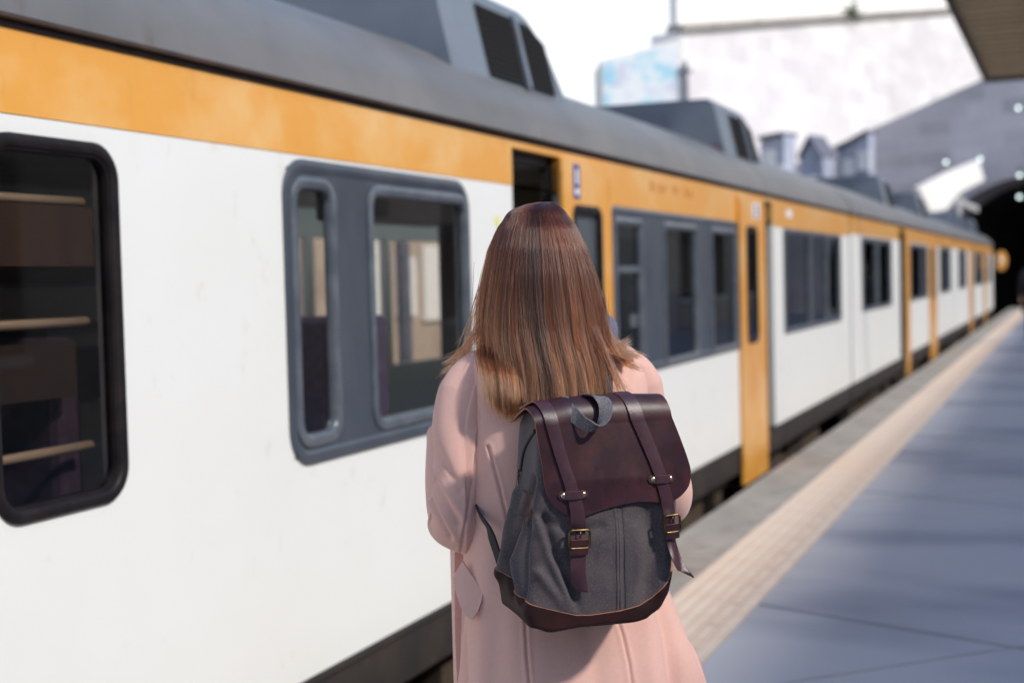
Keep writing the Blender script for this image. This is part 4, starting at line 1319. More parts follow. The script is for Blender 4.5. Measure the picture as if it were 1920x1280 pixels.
Lr = lay[:, None] - 0.10 * np.exp(-zt / 0.06) + 0.0 * zt
px, py = shape(phi[:, None], Lr, Zs)
gx, gy = shape(gphi[cl][:, None] + 0.0 * zt, glay[cl][:, None] + 0.0 * zt, Zs)
k_ = 0.12 + 0.76 * zt ** 1.2
px = px * (1 - k_) + gx * k_; py = py * (1 - k_) + gy * k_
# gentle waves shared by a lock, small ones of each strand
wa, wp, wf = rng.normal(0, 0.0035, NCL), rng.uniform(0, 6.28, NCL), rng.uniform(3, 7, NCL)
amp = np.clip((zt - 0.25) / 0.6, 0, 1)
px = px + amp * (wa[cl][:, None] * np.sin(wf[cl][:, None] * zt + wp[cl][:, None]))
py = py + amp * (0.8 * wa[cl][:, None] * np.cos(wf[cl][:, None] * zt * 1.2 + wp[cl][:, None]))
px = px + amp * rng.normal(0, 0.0012, NS)[:, None] * np.sin(rng.uniform(4, 12, NS)[:, None] * zt + rng.uniform(0, 6, NS)[:, None])
# a few strands cross the others
dr = (rng.random(NS) < 0.10)[:, None] * rng.normal(0, 0.011, NS)[:, None]
px = px + dr * np.clip((zt - 0.15) / 0.85, 0, 1)
# right side locks flick outwards near the shoulder
fl_ = (np.cos(gphi[cl]) > 0.80) & (np.sin(gphi[cl]) < 0.5)
fl_ = fl_[:, None]
tt = np.clip((1.465 - Zs) / 0.075, 0, 1)
Zf = np.where(Zs < 1.415, 1.415 - (1.415 - Zs) * 0.30 + 0.010 * np.clip((1.415 - Zs) / 0.08, 0, 1) ** 2, Zs)
px = np.where(fl_, px + 0.024 * tt ** 2 + np.clip(1.41 - Zs, 0, 1) * 0.16, px)
Zs = np.where(fl_, Zf, Zs)
# the back of the coat holds the hair out
rowz = np.clip(np.searchsorted(zs, np.clip(Zs, 1.2, 1.452)), 0, NV - 1)
coat_y = np.full(Zs.shape, 9.0)
for rw in np.unique(rowz):
    sel = NYl[0] < -0.05
    xs_, ys_ = X[rw][sel], Y[rw][sel]
    o_ = np.argsort(xs_)
    mk = rowz == rw
    coat_y[mk] = np.interp(px[mk], xs_[o_], ys_[o_], left=9.0, right=9.0)
backs = (np.sin(phi) < 0.15)[:, None]
thick = 0.006 + 0.030 * np.clip((lay - 0.76) / 0.25, 0, 1)[:, None] * np.clip((Zs - 1.28) / 0.05, 0.3, 1)
py = np.where(backs & (Zs < 1.45), np.minimum(py, coat_y - thick + 0.05 * (1 - np.clip((1.45 - Zs) / 0.08, 0, 1)) ** 2), py)
P1 = np.stack([px, py, Zs], -1)

# loose wisps over the shoulders and fly-aways
def wisps(n, a, b, c, spread):
    """n strands that start round a, pass b and end at c"""
    t = np.linspace(0, 1, NP)[None, :, None]
    A, B, C_ = [np.array(q)[None, None, :] + rng.normal(0, 1, (n, 1, 3)) * np.array(sp)[None, None, :] for q, sp in zip((a, b, c), spread)]
    return (1 - t) ** 2 * A + 2 * t * (1 - t) * B + t ** 2 * C_
W = [wisps(38, (-0.125, -0.03, 1.48), (-0.150, -0.03, 1.415), (-0.200, -0.03, 1.397), ((.006, .01, .01), (.005, .008, .008), (.007, .01, .006))),
     wisps(20, (-0.140, -0.03, 1.44), (-0.165, -0.04, 1.40), (-0.205, -0.05, 1.378), ((.006, .01, .01), (.005, .008, .006), (.005, .01, .006))),
     wisps(70, (0.095, -0.07, 1.47), (0.110, -0.08, 1.395), (0.158, -0.095, 1.382), ((.006, .01, .01), (.006, .008, .006), (.008, .008, .003))),
     wisps(70, (0.080, -0.10, 1.45), (0.105, -0.13, 1.38), (0.128, -0.14, 1.335), ((.006, .006, .01), (.008, .006, .008), (.010, .006, .008))),
     wisps(200, (0.095, -0.04, 1.50), (0.098, -0.06, 1.405), (0.140, -0.055, 1.425), ((.004, .012, .01), (.005, .01, .005), (.007, .012, .008))),
     wisps(18, (-0.125, -0.05, 1.53), (-0.160, -0.06, 1.46), (-0.166, -0.04, 1.40), ((.006, .02, .03), (.007, .02, .02), (.012, .02, .02)))]
fly = rng.integers(0, NS, 170)
PF = P1[fly] + (zt[0][None, :, None] ** 1.3) * rng.normal(0, 1, (170, 1, 3)) * np.array([0.016, 0.010, 0.010]) + np.array([0, -0.003, 0.0])
crown = rng.integers(0, NS, 60)
PC = P1[crown] + np.sin(np.linspace(0, PI, NP))[None, :, None] * rng.uniform(0.001, 0.006, (60, 1, 1)) * np.array([0.3, -0.6, 1.0])
ALL = np.concatenate([P1] + W + [PF, PC]).astype(np.float32)
nst = len(ALL)
hc = bpy.data.hair_curves.new("hair")
hc.add_curves([NP] * nst)
hc.attributes["position"].data.foreach_set("vector", ALL.reshape(-1))
rad = np.tile(np.interp(np.linspace(0, 1, NP), [0, 0.15, 0.8, 1], [0.00022, 0.00030, 0.00026, 0.00010]), nst).astype(np.float32)
rad *= np.repeat(rng.uniform(0.7, 1.25, nst), NP).astype(np.float32)
ra = hc.attributes.get("radius") or hc.attributes.new("radius", 'FLOAT', 'POINT')
ra.data.foreach_set("value", rad)
tone = np.concatenate([np.clip(0.62 * rng.random(NCL)[cl] + 0.38 * rng.random(NS), 0, 1) ** 1.25, rng.random(nst - NS)]).astype(np.float32)
hc.attributes.new("tone", 'FLOAT', 'CURVE').data.foreach_set("value", tone)
hc.materials.append(M["hair"])
hair = bpy.data.objects.new("hair", hc)
COL.objects.link(hair)
hair.parent = woman

# ================================================================ the backpack
M["leather"] = mat("burgundy_leather", (0.026, 0.0080, 0.0125), 0.40, col2=(0.058, 0.013, 0.015), scale=16, stretch=(1.3, 1, 1), lo=0.42, hi=0.72, rough2=0.5,
                   bump=0.00012, bscale=260, spec=0.42, col3=(0.028, 0.010, 0.022), scale3=24, lo3=0.52, hi3=0.7)
M["leather_base"] = mat("dark_base_leather", (0.022, 0.0085, 0.0090), 0.6, col2=(0.034, 0.012, 0.012), scale=18, bump=0.0002, bscale=300, spec=0.18)
M["leather_strap"] = mat("burgundy_strap_leather", (0.045, 0.017, 0.026), 0.38, col2=(0.058, 0.023, 0.032), scale=40, bump=0.0003, bscale=500, spec=0.5)
M["cutedge"] = mat("tan_leather_cut_edge", (0.33, 0.135, 0.075), 0.7, col2=(0.24, 0.085, 0.05), scale=90)
M["canvas"] = mat("waxed_grey_canvas", (0.066, 0.052, 0.057), 0.85, col2=(0.044, 0.034, 0.040), scale=22, lo=0.38, hi=0.66, col3=(0.115, 0.095, 0.096), scale3=320, lo3=0.5, hi3=0.75,
                  bump=0.0007, bscale=700, sheen=0.15)
M["webbing"] = mat("blue_grey_webbing", (0.185, 0.168, 0.175), 0.85, col2=(0.10, 0.092, 0.10), scale=420, lo=0.42, hi=0.58, bump=0.0010, bscale=420)
M["brass"] = mat("antique_brass", (0.20, 0.135, 0.055), 0.33, metal=1.0, col2=(0.06, 0.045, 0.03), scale=60)
M["rivet"] = mat("pale_brass_rivet", (0.62, 0.52, 0.33), 0.28, metal=1.0)
M["zip"] = mat("black_zip", (0.012, 0.012, 0.015), 0.5)
M["thread"] = mat("dark_thread", (0.022, 0.018, 0.022), 0.8)

BAGROT = TH + math.radians(18)
bag = tag(empty("backpack", (-0.7368, 2.2923, 1.1598), BAGROT), "grey canvas backpack with a burgundy leather flap and two buckled straps on the woman's back", "backpack")
# bag axes: x across, z up, y away from the viewer (front panel at y = 0)
BT = [  # z, x front left, x front right, x back left, x back right, depth
    (-0.200, -0.120, 0.075, -0.105, 0.075, 0.110), (-0.192, -0.142, 0.098, -0.128, 0.100, 0.126), (-0.170, -0.148, 0.112, -0.158, 0.118, 0.135), (-0.140, -0.1455, 0.118, -0.161, 0.124, 0.138),
    (-0.10, -0.143, 0.124, -0.158, 0.128, 0.140), (-0.05, -0.140, 0.131, -0.148, 0.130, 0.140), (0.0, -0.1335, 0.135, -0.132, 0.128, 0.138),
    (0.05, -0.126, 0.133, -0.126, 0.124, 0.132), (0.10, -0.122, 0.122, -0.1265, 0.116, 0.122), (0.14, -0.120, 0.112, -0.126, 0.106, 0.112), (0.163, -0.112, 0.100, -0.118, 0.096, 0.10)]
bt = np.array(BT)
NB, MBR = 150, 240


def bag_ring(z):
    """closed outline of the bag at height z, M points, starting at the middle of the front"""
    xl, xr, bl, br, dp = [np.interp(z, bt[:, 0], bt[:, k]) for k in range(1, 6)]
    corners = [(xr, 0.0, 0.030), (br, dp, 0.035), (bl, dp, 0.035), (xl, 0.0, 0.016)]
    pts = []
    n = len(corners)
    for i in range(n):
        p = np.array(corners[i][:2]); q0 = np.array(corners[i - 1][:2]); q1 = np.array(corners[(i + 1) % n][:2]); rr_ = corners[i][2]
        d0 = (q0 - p) / np.linalg.norm(q0 - p); d1 = (q1 - p) / np.linalg.norm(q1 - p)
        for t in np.linspace(0, 1, 12):
            a, b = p + d0 * rr_, p + d1 * rr_
            pts.append((1 - t) ** 2 * a + 2 * t * (1 - t) * p + t * t * b)
    pts = np.array(pts + [pts[0]])
    d = np.r_[0, np.cumsum(np.linalg.norm(np.diff(pts, axis=0), axis=1))]
    s = np.linspace(0, d[-1], MBR, endpoint=False)
    return np.c_[np.interp(s, d, pts[:, 0]), np.interp(s, d, pts[:, 1])]


zr_ = np.linspace(-0.200, 0.163, NB)
ringsB = np.array([bag_ring(z) for z in zr_])
BX, BY = ringsB[..., 0], ringsB[..., 1]
BZ = np.repeat(zr_[:, None], MBR, 1)
# tilt of the base: the right end rides higher
lowf = np.clip((-0.05 - BZ) / 0.14, 0, 1)
BZ = BZ + lowf * np.clip((BX - 0.03) / 0.10, 0, 1) ** 2 * 0.030 + lowf * 0.006 * np.cos((BX + 0.02) * 16)
# belly and folds, pushed along the outline normal
tx = np.roll(BX, -1, 1) - np.roll(BX, 1, 1); ty = np.roll(BY, -1, 1) - np.roll(BY, 1, 1)
tl = np.hypot(tx, ty); bnx, bny = ty / tl, -tx / tl
sgn_ = np.sign(np.sum(bnx * (BX - BX.mean(1, keepdims=True)) + bny * (BY - BY.mean(1, keepdims=True))))
bnx, bny = bnx * sgn_, bny * sgn_
front = np.clip(-bny, 0, 1)
bulge = front * 0.016 * np.clip(1 - ((BX + 0.005) / 0.14) ** 2, 0, 1) * np.clip(1 - ((BZ + 0.03) / 0.19) ** 2, 0, 1)
fd = np.zeros_like(BX)
BF = [([(-0.128, -0.01), (-0.112, -0.07), (-0.088, -0.125), (-0.066, -0.176)], 0.007, 0.0060), ([(-0.118, -0.01), (-0.102, -0.07), (-0.078, -0.125), (-0.060, -0.176)], 0.009, -0.0070),
      ([(-0.130, -0.10), (-0.105, -0.135), (-0.080, -0.170)], 0.008, 0.004), ([(-0.10, -0.02), (-0.06, -0.035), (-0.02, -0.03)], 0.010, -0.003),
      ([(0.005, 0.0), (0.0076, -0.092), (0.0098, -0.178)], 0.0045, 0.0009), ([(0.018, 0.0), (0.0205, -0.092), (0.022, -0.178)], 0.004, -0.0012),
      ([(0.10, -0.02), (0.104, -0.08), (0.09, -0.15)], 0.014, 0.005), ([(0.07, -0.02), (0.08, -0.09), (0.06, -0.16)], 0.016, -0.005), ([(0.045, -0.04), (0.05, -0.11), (0.035, -0.17)], 0.012, 0.002)]
for poly, w_, a_ in BF:
    fd += 1.7 * front * a_ * np.exp(-(dist_poly(BX, BZ, poly) / w_) ** 2)
side = np.clip(-bnx, 0, 1) * (BX < 0)
SFY = [([(0.02, 0.05), (0.05, -0.03), (0.085, -0.09), (0.06, -0.14)], 0.010, -0.008), ([(0.03, -0.02), (0.07, -0.08), (0.03, -0.15)], 0.010, 0.006), ([(0.09, 0.02), (0.10, -0.06), (0.11, -0.12)], 0.014, 0.008),
       ([(0.012, 0.0), (0.016, -0.15)], 0.004, -0.004)]
for poly, w_, a_ in SFY:
    fd += 1.5 * side * a_ * np.exp(-(dist_poly(BY, BZ, poly) / w_) ** 2)
for k in range(10):
    kx, kz, p_ = rng.uniform(15, 50), rng.uniform(15, 50), rng.uniform(0, 6.28)
    fd += 0.0006 * np.sin(kx * (BX + BY) + kz * BZ + p_ + 1.5 * np.sin(20 * BZ + k))
fd *= np.clip((BZ + 0.185) / 0.05, 0.12, 1)
BX2, BY2 = BX + bnx * (bulge + fd), BY + bny * (bulge + fd)
VB = np.stack([BX2, BY2, BZ], -1).reshape(-1, 3)
ib = np.arange(NB * MBR).reshape(NB, MBR)
FB = np.stack([ib[:-1], np.roll(ib[:-1], -1, 1), np.roll(ib[1:], -1, 1), ib[1:]], -1).reshape(-1, 4).tolist()
FB.append(ib[-1].tolist()); FB.append(ib[0][::-1].tolist())
np_obj("canvas_body", VB, FB, M["canvas"], bag)

# leather base: a shell just proud of the canvas up to a curved edge
def base_line(x, y):
    fr_ = np.interp(x, [-0.15, -0.14, -0.0587, -0.0306, 0.0291, 0.0649, 0.0857, 0.1005, 0.112, 0.125], [-0.150, -0.1535, -0.1783, -0.180, -0.1776, -0.1718, -0.1608, -0.1427, -0.122, -0.105])
    sd = np.interp(y, [0.0, 0.05, 0.10, 0.14], [0.0, 0.016, 0.036, 0.045])
    return fr_ + sd * (x < -0.05) + 0.3 * sd * (x > 0.05)
nb2 = 22
iz0 = 0
LX, LY, LZ = [], [], []
top_line = base_line(BX[40], BY[40])
for k in range(nb2):
    t = k / (nb2 - 1)
    zz = BZ[0] + (top_line - BZ[0]) * t
    # sample the displaced bag surface at that height, column by column
    rx = np.array([np.interp(zz[j], BZ[:, j], BX2[:, j]) for j in range(MBR)]); ry = np.array([np.interp(zz[j], BZ[:, j], BY2[:, j]) for j in range(MBR)])
    zz = np.maximum(zz, BZ[0])
    o_ = 0.0035
    if k == 0:
        for q_, dz_ in ((0.90, 0.0065), (0.96, 0.0050)):
            LX.append(rx.mean() + (rx - rx.mean()) * q_); LY.append(ry.mean() + (ry - ry.mean()) * q_); LZ.append(zz - dz_)
    LX.append(rx + bnx[40] * o_); LY.append(ry + bny[40] * o_); LZ.append(zz - (0.002 if k == 0 else 0))
nb2 += 2
LX, LY, LZ = np.array(LX), np.array(LY), np.array(LZ)
inX, inY, inZ = LX[-1] - bnx[40] * 0.005, LY[-1] - bny[40] * 0.005, LZ[-1] + 0.0004
VL = np.concatenate([np.stack([LX, LY, LZ], -1).reshape(-1, 3), np.stack([inX, inY, inZ], -1)])
il = np.arange((nb2 + 1) * MBR).reshape(nb2 + 1, MBR)
FL = np.stack([il[:-1], np.roll(il[:-1], -1, 1), np.roll(il[1:], -1, 1), il[1:]], -1).reshape(-1, 4).tolist()
mi_ = [0] * ((nb2 - 1) * MBR) + [1] * MBR + [0]
FL.append(il[0][::-1].tolist())
np_obj("leather_base", VL, FL, [M["leather_base"], M["cutedge"]], bag, mi=mi_)

jf = np.argsort(BX[75] + 10 * (front[75] < 0.5))       # columns of the front panel


def front_y(x, z):
    """y of the bag's front (canvas with belly and folds)"""
    row = int(np.clip(np.searchsorted(zr_, z), 0, NB - 1))
    sel = front[row] > 0.35
    xs_, ys_ = BX2[row][sel], BY2[row][sel]
    o_ = np.argsort(xs_)
    return float(np.interp(x, xs_[o_], ys_[o_]))


# flap
def flap_front_y(x, z):
    zc = min(z, 0.145)
    t = np.clip(1 - ((x - 0.01) / 0.15) ** 2, 0, 1)
    belly = -0.006 - 0.016 * t * np.clip((0.17 - zc) / 0.12, 0, 1)
    lim = front_y(max(min(x, 0.12), -0.12), min(zc, 0.0)) - 0.006 
    k_l = min(1, max(0, (0.06 - zc) / 0.06))
    k_l = k_l * k_l * (3 - 2 * k_l)
    return belly + (min(belly, lim) - belly) * k_l


ZF = 0.148         # where the front turns over the top
RF = 0.036
leftc = catmull([(-0.1285, 0.148), (-0.1240, 0.1095), (-0.1195, 0.0779), (-0.1165, 0.0445), (-0.1110, 0.0230)], 40)
rightc = catmull([(0.1185, 0.148), (0.1324, 0.1124), (0.1476, 0.0708), (0.1520, 0.0502), (0.1480, 0.0282), (0.1360, 0.0150)], 40)
botc = catmull([(-0.1110, 0.0230), (-0.1027, 0.0105), (-0.0887, -0.0005), (-0.0755, -0.0070), (-0.0620, -0.0090), (-0.0487, -0.0082), (-0.0214, -0.0011), (0.0089, 0.0048), (0.0414, 0.0079), (0.067, 0.0068), (0.0908, 0.0040), (0.1129, 0.0045), (0.1260, 0.0085), (0.1360, 0.0150)], 70)
NTF = 40
rowsF = []
for i in range(NTF):
    t = i / (NTF - 1)
    row = []
    for j in range(70):
        s = j / 69
        T_ = np.array([leftc[0][0] + (rightc[0][0] - leftc[0][0]) * s, ZF])
        c = (1 - t) * T_ + t * botc[j] + (1 - s) * leftc[i] + s * rightc[i] - ((1 - s) * (1 - t) * leftc[0] + s * (1 - t) * rightc[0] + (1 - s) * t * botc[0] + s * t * botc[-1])
        row.append((c[0], flap_front_y(c[0], c[1]), c[1]))
    rowsF.append(row)


def top_offset(s): return 0.002 + 0.004 * math.sin(PI * s) - 0.012 * max(0, 1 - s / 0.25)


def wrap(s, a, x):
    """point of the turned-over top: a in degrees, past 90 it runs back"""
    y0 = flap_front_y(x, ZF)
    if a <= 90:
        q = math.radians(a)
        y_, z_ = y0 + RF - RF * math.cos(q), ZF + RF * math.sin(q) * (1 + top_offset(s) / RF)
    else:
        k = (a - 90) / 90
        y_, z_ = y0 + RF + 0.075 * k, ZF + RF + top_offset(s) - 0.012 * k - 0.020 * k * max(0, 1 - s / 0.2) - 0.010 * k * max(0, 1 - (1 - s) / 0.2)
    return (x, y_, z_)


rowsT = []
for a in list(range(15, 91, 15)) + [110, 130, 150, 175]:
    row = []
    for j in range(70):
        s = j / 69
        x = -0.1285 - 0.010 * min(1, a / 120) * (1 - s) + (0.247 + 0.010 * min(1, a / 120)) * s - 0.016 * s * min(1, a / 90)
        row.append(wrap(s, a, x))
    rowsT.append(row)
rowsAll = rowsT[::-1] + rowsF


def sheet(rows, th_n, name, parent, mats, sub=False):
    """a leather sheet with thickness and cut edges"""
    A = np.array(rows, float)
    du = np.gradient(A, axis=1); dv = np.gradient(A, axis=0)
    n = np.cross(du, dv); n /= np.linalg.norm(n, axis=-1)[..., None] + 1e-12
    # outward: away from the bag middle
    c = np.array([0.0, 0.07, 0.03])
    if np.mean(np.sum(n * (A - c), -1)) < 0: n = -n
    Bk = A - n * th_n
    r_, c_ = A.shape[:2]
    V = np.concatenate([A.reshape(-1, 3), Bk.reshape(-1, 3)])
    i1 = np.arange(r_ * c_).reshape(r_, c_); i2 = i1 + r_ * c_
    F_, mi_ = [], []
    for i in range(r_ - 1):
        for j in range(c_ - 1):
            F_.append([i1[i, j], i1[i, j + 1], i1[i + 1, j + 1], i1[i + 1, j]]); mi_.append(0)
            F_.append([i2[i, j], i2[i + 1, j], i2[i + 1, j + 1], i2[i, j + 1]]); mi_.append(0)
    for i in range(r_ - 1):
        for j in (0, c_ - 1):
            F_.append([i1[i, j], i1[i + 1, j], i2[i + 1, j], i2[i, j]]); mi_.append(1)
    for j in range(c_ - 1):
        for i in (0, r_ - 1):
            F_.append([i1[i, j], i1[i, j + 1], i2[i, j + 1], i2[i, j]]); mi_.append(1)
    F_ = [[int(q) for q in f_] for f_ in F_]
    me = bpy.data.meshes.new(name)
    me.from_pydata([tuple(p) for p in V.tolist()], [], F_)
    for mt in mats: me.materials.append(mt)
    me.polygons.foreach_set("material_index", mi_)
    me.polygons.foreach_set("use_smooth", [True] * len(F_))
    import bmesh
    bm = bmesh.new(); bm.from_mesh(me)
    bmesh.ops.recalc_face_normals(bm, faces=bm.faces)
    for e in bm.edges:
        if len(e.link_faces) == 2 and e.calc_face_angle(0) > 0.8: e.smooth = False
    bm.to_mesh(me); bm.free()
    o = bpy.data.objects.new(name, me); COL.objects.link(o); o.parent = parent
    return o


LM = [M["leather"], M["cutedge"]]
SM = [M["leather_strap"], M["cutedge"]]
flap = sheet(rowsAll, 0.0028, "flap", bag, LM)


def strap(leftp, rightp, yfun, name, parent, top_s, extra_top=True, n=60, th_n=0.0030, mid=5):
    Lc, Rc = catmull(leftp, n), catmull(rightp, n)
    rows = []
    if extra_top:
        for a in (170, 140, 115, 90, 75, 60, 45, 30, 15):
            k = a / 90
            sh = (leftp[0][0] - leftp[1][0]) / max(abs(leftp[0][1] - leftp[1][1]), 1e-6) * 0.036 * min(k, 1.2)
            row = []
            for q in range(mid):
                x = leftp[0][0] + (rightp[0][0] - leftp[0][0]) * q / (mid - 1) + sh
                p = wrap(top_s, a, x)
                nz = min(1, a / 90)
                row.append((p[0], p[1] - 0.004 * (1 - nz), p[2] + 0.0042 * nz))
            rows.append(row)
    for i in range(n):
        row = []
        for q in range(mid):
            x = Lc[i][0] + (Rc[i][0] - Lc[i][0]) * q / (mid - 1); z = Lc[i][1] + (Rc[i][1] - Lc[i][1]) * q / (mid - 1)
            arch_ = 0.0010 * (1 - (2 * q / (mid - 1) - 1) ** 2)
            row.append((x, yfun(x, z, i / (n - 1)) - arch_, z))
        rows.append(row)
    return sheet(rows, th_n, name, parent, SM)


def y_over(x, z, t):
    """strap lies over the flap, then hangs in front of the canvas"""
    if z > 0.0: return flap_front_y(x, z) - 0.0042
    a = flap_front_y(x, 0.001) - 0.0042
    b = front_y(x, z) - 0.009
    k = min(1, -z / 0.03)
    return min(a * (1 - k) + b * k, b)


sl_ = strap([(-0.1120, 0.148), (-0.0990, 0.0963), (-0.0825, 0.0359), (-0.0765, 0.0002), (-0.0752, -0.020), (-0.0773, -0.0395), (-0.077, -0.0667), (-0.0768, -0.0957), (-0.0765, -0.1150), (-0.0715, -0.1285), (-0.0580, -0.1360), (-0.0475, -0.1372)],
            [(-0.0890, 0.148), (-0.0780, 0.0963), (-0.0610, 0.0359), (-0.0520, 0.0002), (-0.0505, -0.020), (-0.0498, -0.0417), (-0.0502, -0.0689), (-0.0512, -0.0979), (-0.0506, -0.1143), (-0.0485, -0.1280), (-0.0470, -0.1335), (-0.0462, -0.1374)],
            y_over, "strap", bag, 0.12)


def y_over_r(x, z, t):
    y_ = y_over(min(x, 0.118), z, t)
    if z < -0.06: y_ -= 0.030 * min(1, (-0.06 - z) / 0.06) ** 1.5
    return y_


sr_ = strap([(0.0405, 0.148), (0.0590, 0.1021), (0.0767, 0.0551), (0.0908, 0.0034), (0.0951, -0.0301), (0.0972, -0.0562), (0.1035, -0.0924), (0.1153, -0.1124), (0.1426, -0.1279)],
            [(0.0655, 0.148), (0.0830, 0.1021), (0.0990, 0.0551), (0.1130, 0.0060), (0.1181, -0.0319), (0.1195, -0.0598), (0.1239, -0.0885), (0.1315, -0.1082), (0.1432, -0.1270)],
            y_over_r, "strap", bag, 0.75)


def fitting(parent, x0, x1, z1, z0, rz, yy):
    """square buckle with prong and a leather keeper below"""
    cx_, cz_ = (x0 + x1) / 2, (z0 + z1) / 2
    hx_, hz_ = (x1 - x0) / 2, (z1 - z0) / 2
    def P(a, b, d):
        return (cx_ + a * math.cos(rz) - b * math.sin(rz), yy - d, cz_ + a * math.sin(rz) + b * math.cos(rz))
    pth = []
    for qx, qz, a0 in ((1, 1, 0), (-1, 1, 90), (-1, -1, 180), (1, -1, 270)):
        for k in range(5):
            t = math.radians(a0 + 22.5 * k)
            pth.append(P(qx * (hx_ - 0.005) + 0.005 * math.cos(t), qz * (hz_ - 0.005) + 0.005 * math.sin(t), 0.0035))
    mb = MB(); mb.tube(pth, 0.0021, 8, closed=True)
    b = mb.build("buckle", M["brass"], parent, smooth=True)
    mb = MB(); mb.tube([P(0, hz_ * 0.95, 0.006), P(0.0006, hz_ * 0.45, 0.0075), P(0, hz_ * 0.1, 0.0035)], [0.0015, 0.0014, 0.0011], 8)
    mb.build("prong", M["brass"], b, smooth=True)
    rows = []
    w_ = hx_ * 0.86
    for zz in (-hz_ * 0.05, -hz_ * 0.4, -hz_ * 0.78):
        rows.append([P(-w_ + 2 * w_ * q / 6, zz, 0.0048 + 0.0012 * math.sin(PI * q / 6)) for q in range(7)])
    sheet(rows, 0.0026, "strap_fold", parent, LM)
    rows = []
    for zz in (-hz_ - 0.001, -hz_ - 0.006, -hz_ - 0.011):
        rows.append([P(-hx_ * 0.95 + 1.9 * hx_ * q / 8, zz, 0.0062 - 0.006 * (abs(q - 4) / 4) ** 4) for q in range(9)])
    sheet(rows, 0.0024, "keeper", parent, LM)


fitting(sl_, -0.0800, -0.0440, -0.0310, -0.0615, math.radians(-2), y_over(-0.062, -0.045, 0) - 0.001)
fitting(sr_, 0.0930, 0.1215, -0.0185, -0.0475, math.radians(3), y_over_r(0.107, -0.03, 0) - 0.001)


def rivet_tab(parent, a, b):
    a, b = np.array(a), np.array(b)
    d = (b - a) / np.linalg.norm(b - a); n = np.array([-d[1], d[0]])
    rows = []
    for q in np.linspace(-1, 1, 7):
        row = []
        for s in np.linspace(-0.0085, np.linalg.norm(b - a) + 0.0085, 26):
            e = min(s + 0.0085, np.linalg.norm(b - a) + 0.0085 - s)
            hw_ = 0.0066 * math.sqrt(max(0.02, min(1, 1 - (1 - min(e, 0.0066) / 0.0066) ** 2)))
            p = a + d * s + n * q * hw_
            L_ = np.linalg.norm(b - a); lift = 0.0062 * math.sin(PI * min(1, max(0, (s / L_)))) ** 0.6 if 0 < s < L_ else 0
            row.append((p[0], flap_front_y(p[0], p[1]) - 0.0028 - lift, p[1]))
        rows.append(row)
    tb = sheet(rows, 0.0024, "rivet_tab", parent, SM)
    for p in (a, b):
        yy = flap_front_y(p[0], p[1]) - 0.0030
        mb = MB()
        mb.loft([[(p[0] + q * math.cos(t), yy - h_, p[1] + q * math.sin(t)) for t in [2 * PI * k / 18 for k in range(18)]] for h_, q in ((-0.001, 0.0047), (0.0006, 0.0047), (0.0015, 0.0038), (0.0021, 0.0022), (0.0023, 0.0006))], True, True)
        mb.build("rivet", M["rivet"], tb, smooth=True)


rivet_tab(flap, (-0.0868, 0.0280), (-0.0520, 0.0285))
rivet_tab(flap, (0.0752, 0.0446), (0.1085, 0.0435))

# stitched centre seam
for dx in (0.000, 0.006, 0.016):
    mb = MB()
    for k in range(64):
        z = -0.003 - k * 0.0027
        x = 0.0045 + dx + (0.005 * (-z / 0.178))
        yy = front_y(x, z)
        mb.box((x - 0.00045, yy - 0.0006, z - 0.0016), (x + 0.00045, yy + 0.0004, z))
    tag(mb.build("stitching", M["thread"], bag), kind="stuff")


# left side: zip, puller, leather tab
def left_x(y, z):
    row = int(np.clip(np.searchsorted(zr_, z), 0, NB - 1))
    sel = (BX[row] < -0.05) & (side[row] > 0.35)
    ys_, xs_ = BY2[row][sel], BX2[row][sel]
    o_ = np.argsort(ys_)
    return float(np.interp(y, ys_[o_], xs_[o_]))


zp = catmull([(0.020, 0.135), (0.050, 0.118), (0.075, 0.095), (0.088, 0.060)], 24)
mb = MB(); mb.tube([(left_x(y, z) - 0.0012, y, z) for y, z in zp], 0.0032, 8)
zp_o = mb.build("zip", M["zip"], bag, smooth=True)
mb = MB()
yq, zq = 0.090, 0.055
xq = left_x(yq, zq) - 0.003
mb.tube([(xq, yq, zq + 0.006), (xq - 0.003, yq - 0.002, zq), (xq, yq - 0.003, zq - 0.004)], 0.0022, 8)
mb.tube([(xq - 0.002, yq, zq - 0.004), (xq - 0.003, yq, zq - 0.040)], 0.0016, 8)
mb.build("zip_puller", M["brass"], zp_o, smooth=True)
rows = []
for zz in np.linspace(0.024, -0.020, 6):
    rows.append([(left_x(y, zz) - 0.0035, y, zz + 0.010 * (y - 0.03) / 0.05) for y in np.linspace(0.018, 0.062, 8)])
sheet(rows, 0.0024, "side_tab", bag, LM)

# grab handle: a twisted loop of webbing
hp_ = catmull([(-0.070, 0.026, 0.186), (-0.0665, 0.004, 0.170), (-0.050, -0.022, 0.1485), (-0.0315, -0.032, 0.1425), (-0.0150, -0.030, 0.1560), (-0.0075, -0.016, 0.1780), (-0.0140, 0.004, 0.1900), (-0.029, 0.026, 0.1890)], 40)
wd_ = catmull([(0.5, 0.5, 0.6), (0.75, 0.15, 0.65), (0.55, -0.25, 0.8), (0.25, -0.55, 0.8), (0.6, -0.8, 0.15), (0.95, -0.35, 0.10), (0.9, 0.1, -0.2), (0.7, 0.5, -0.4)], 40)
rows = []
for i in range(40):
    t = hp_[min(i + 1, 39)] - hp_[max(i - 1, 0)]; t /= np.linalg.norm(t)
    w_ = wd_[i] - t * wd_[i].dot(t); w_ /= np.linalg.norm(w_)
    rows.append([tuple(hp_[i] + w_ * 0.0115 * q) for q in (-1, -0.5, 0, 0.5, 1)])
sheet(rows, 0.0022, "grab_handle", bag, [M["webbing"], M["webbing"]])

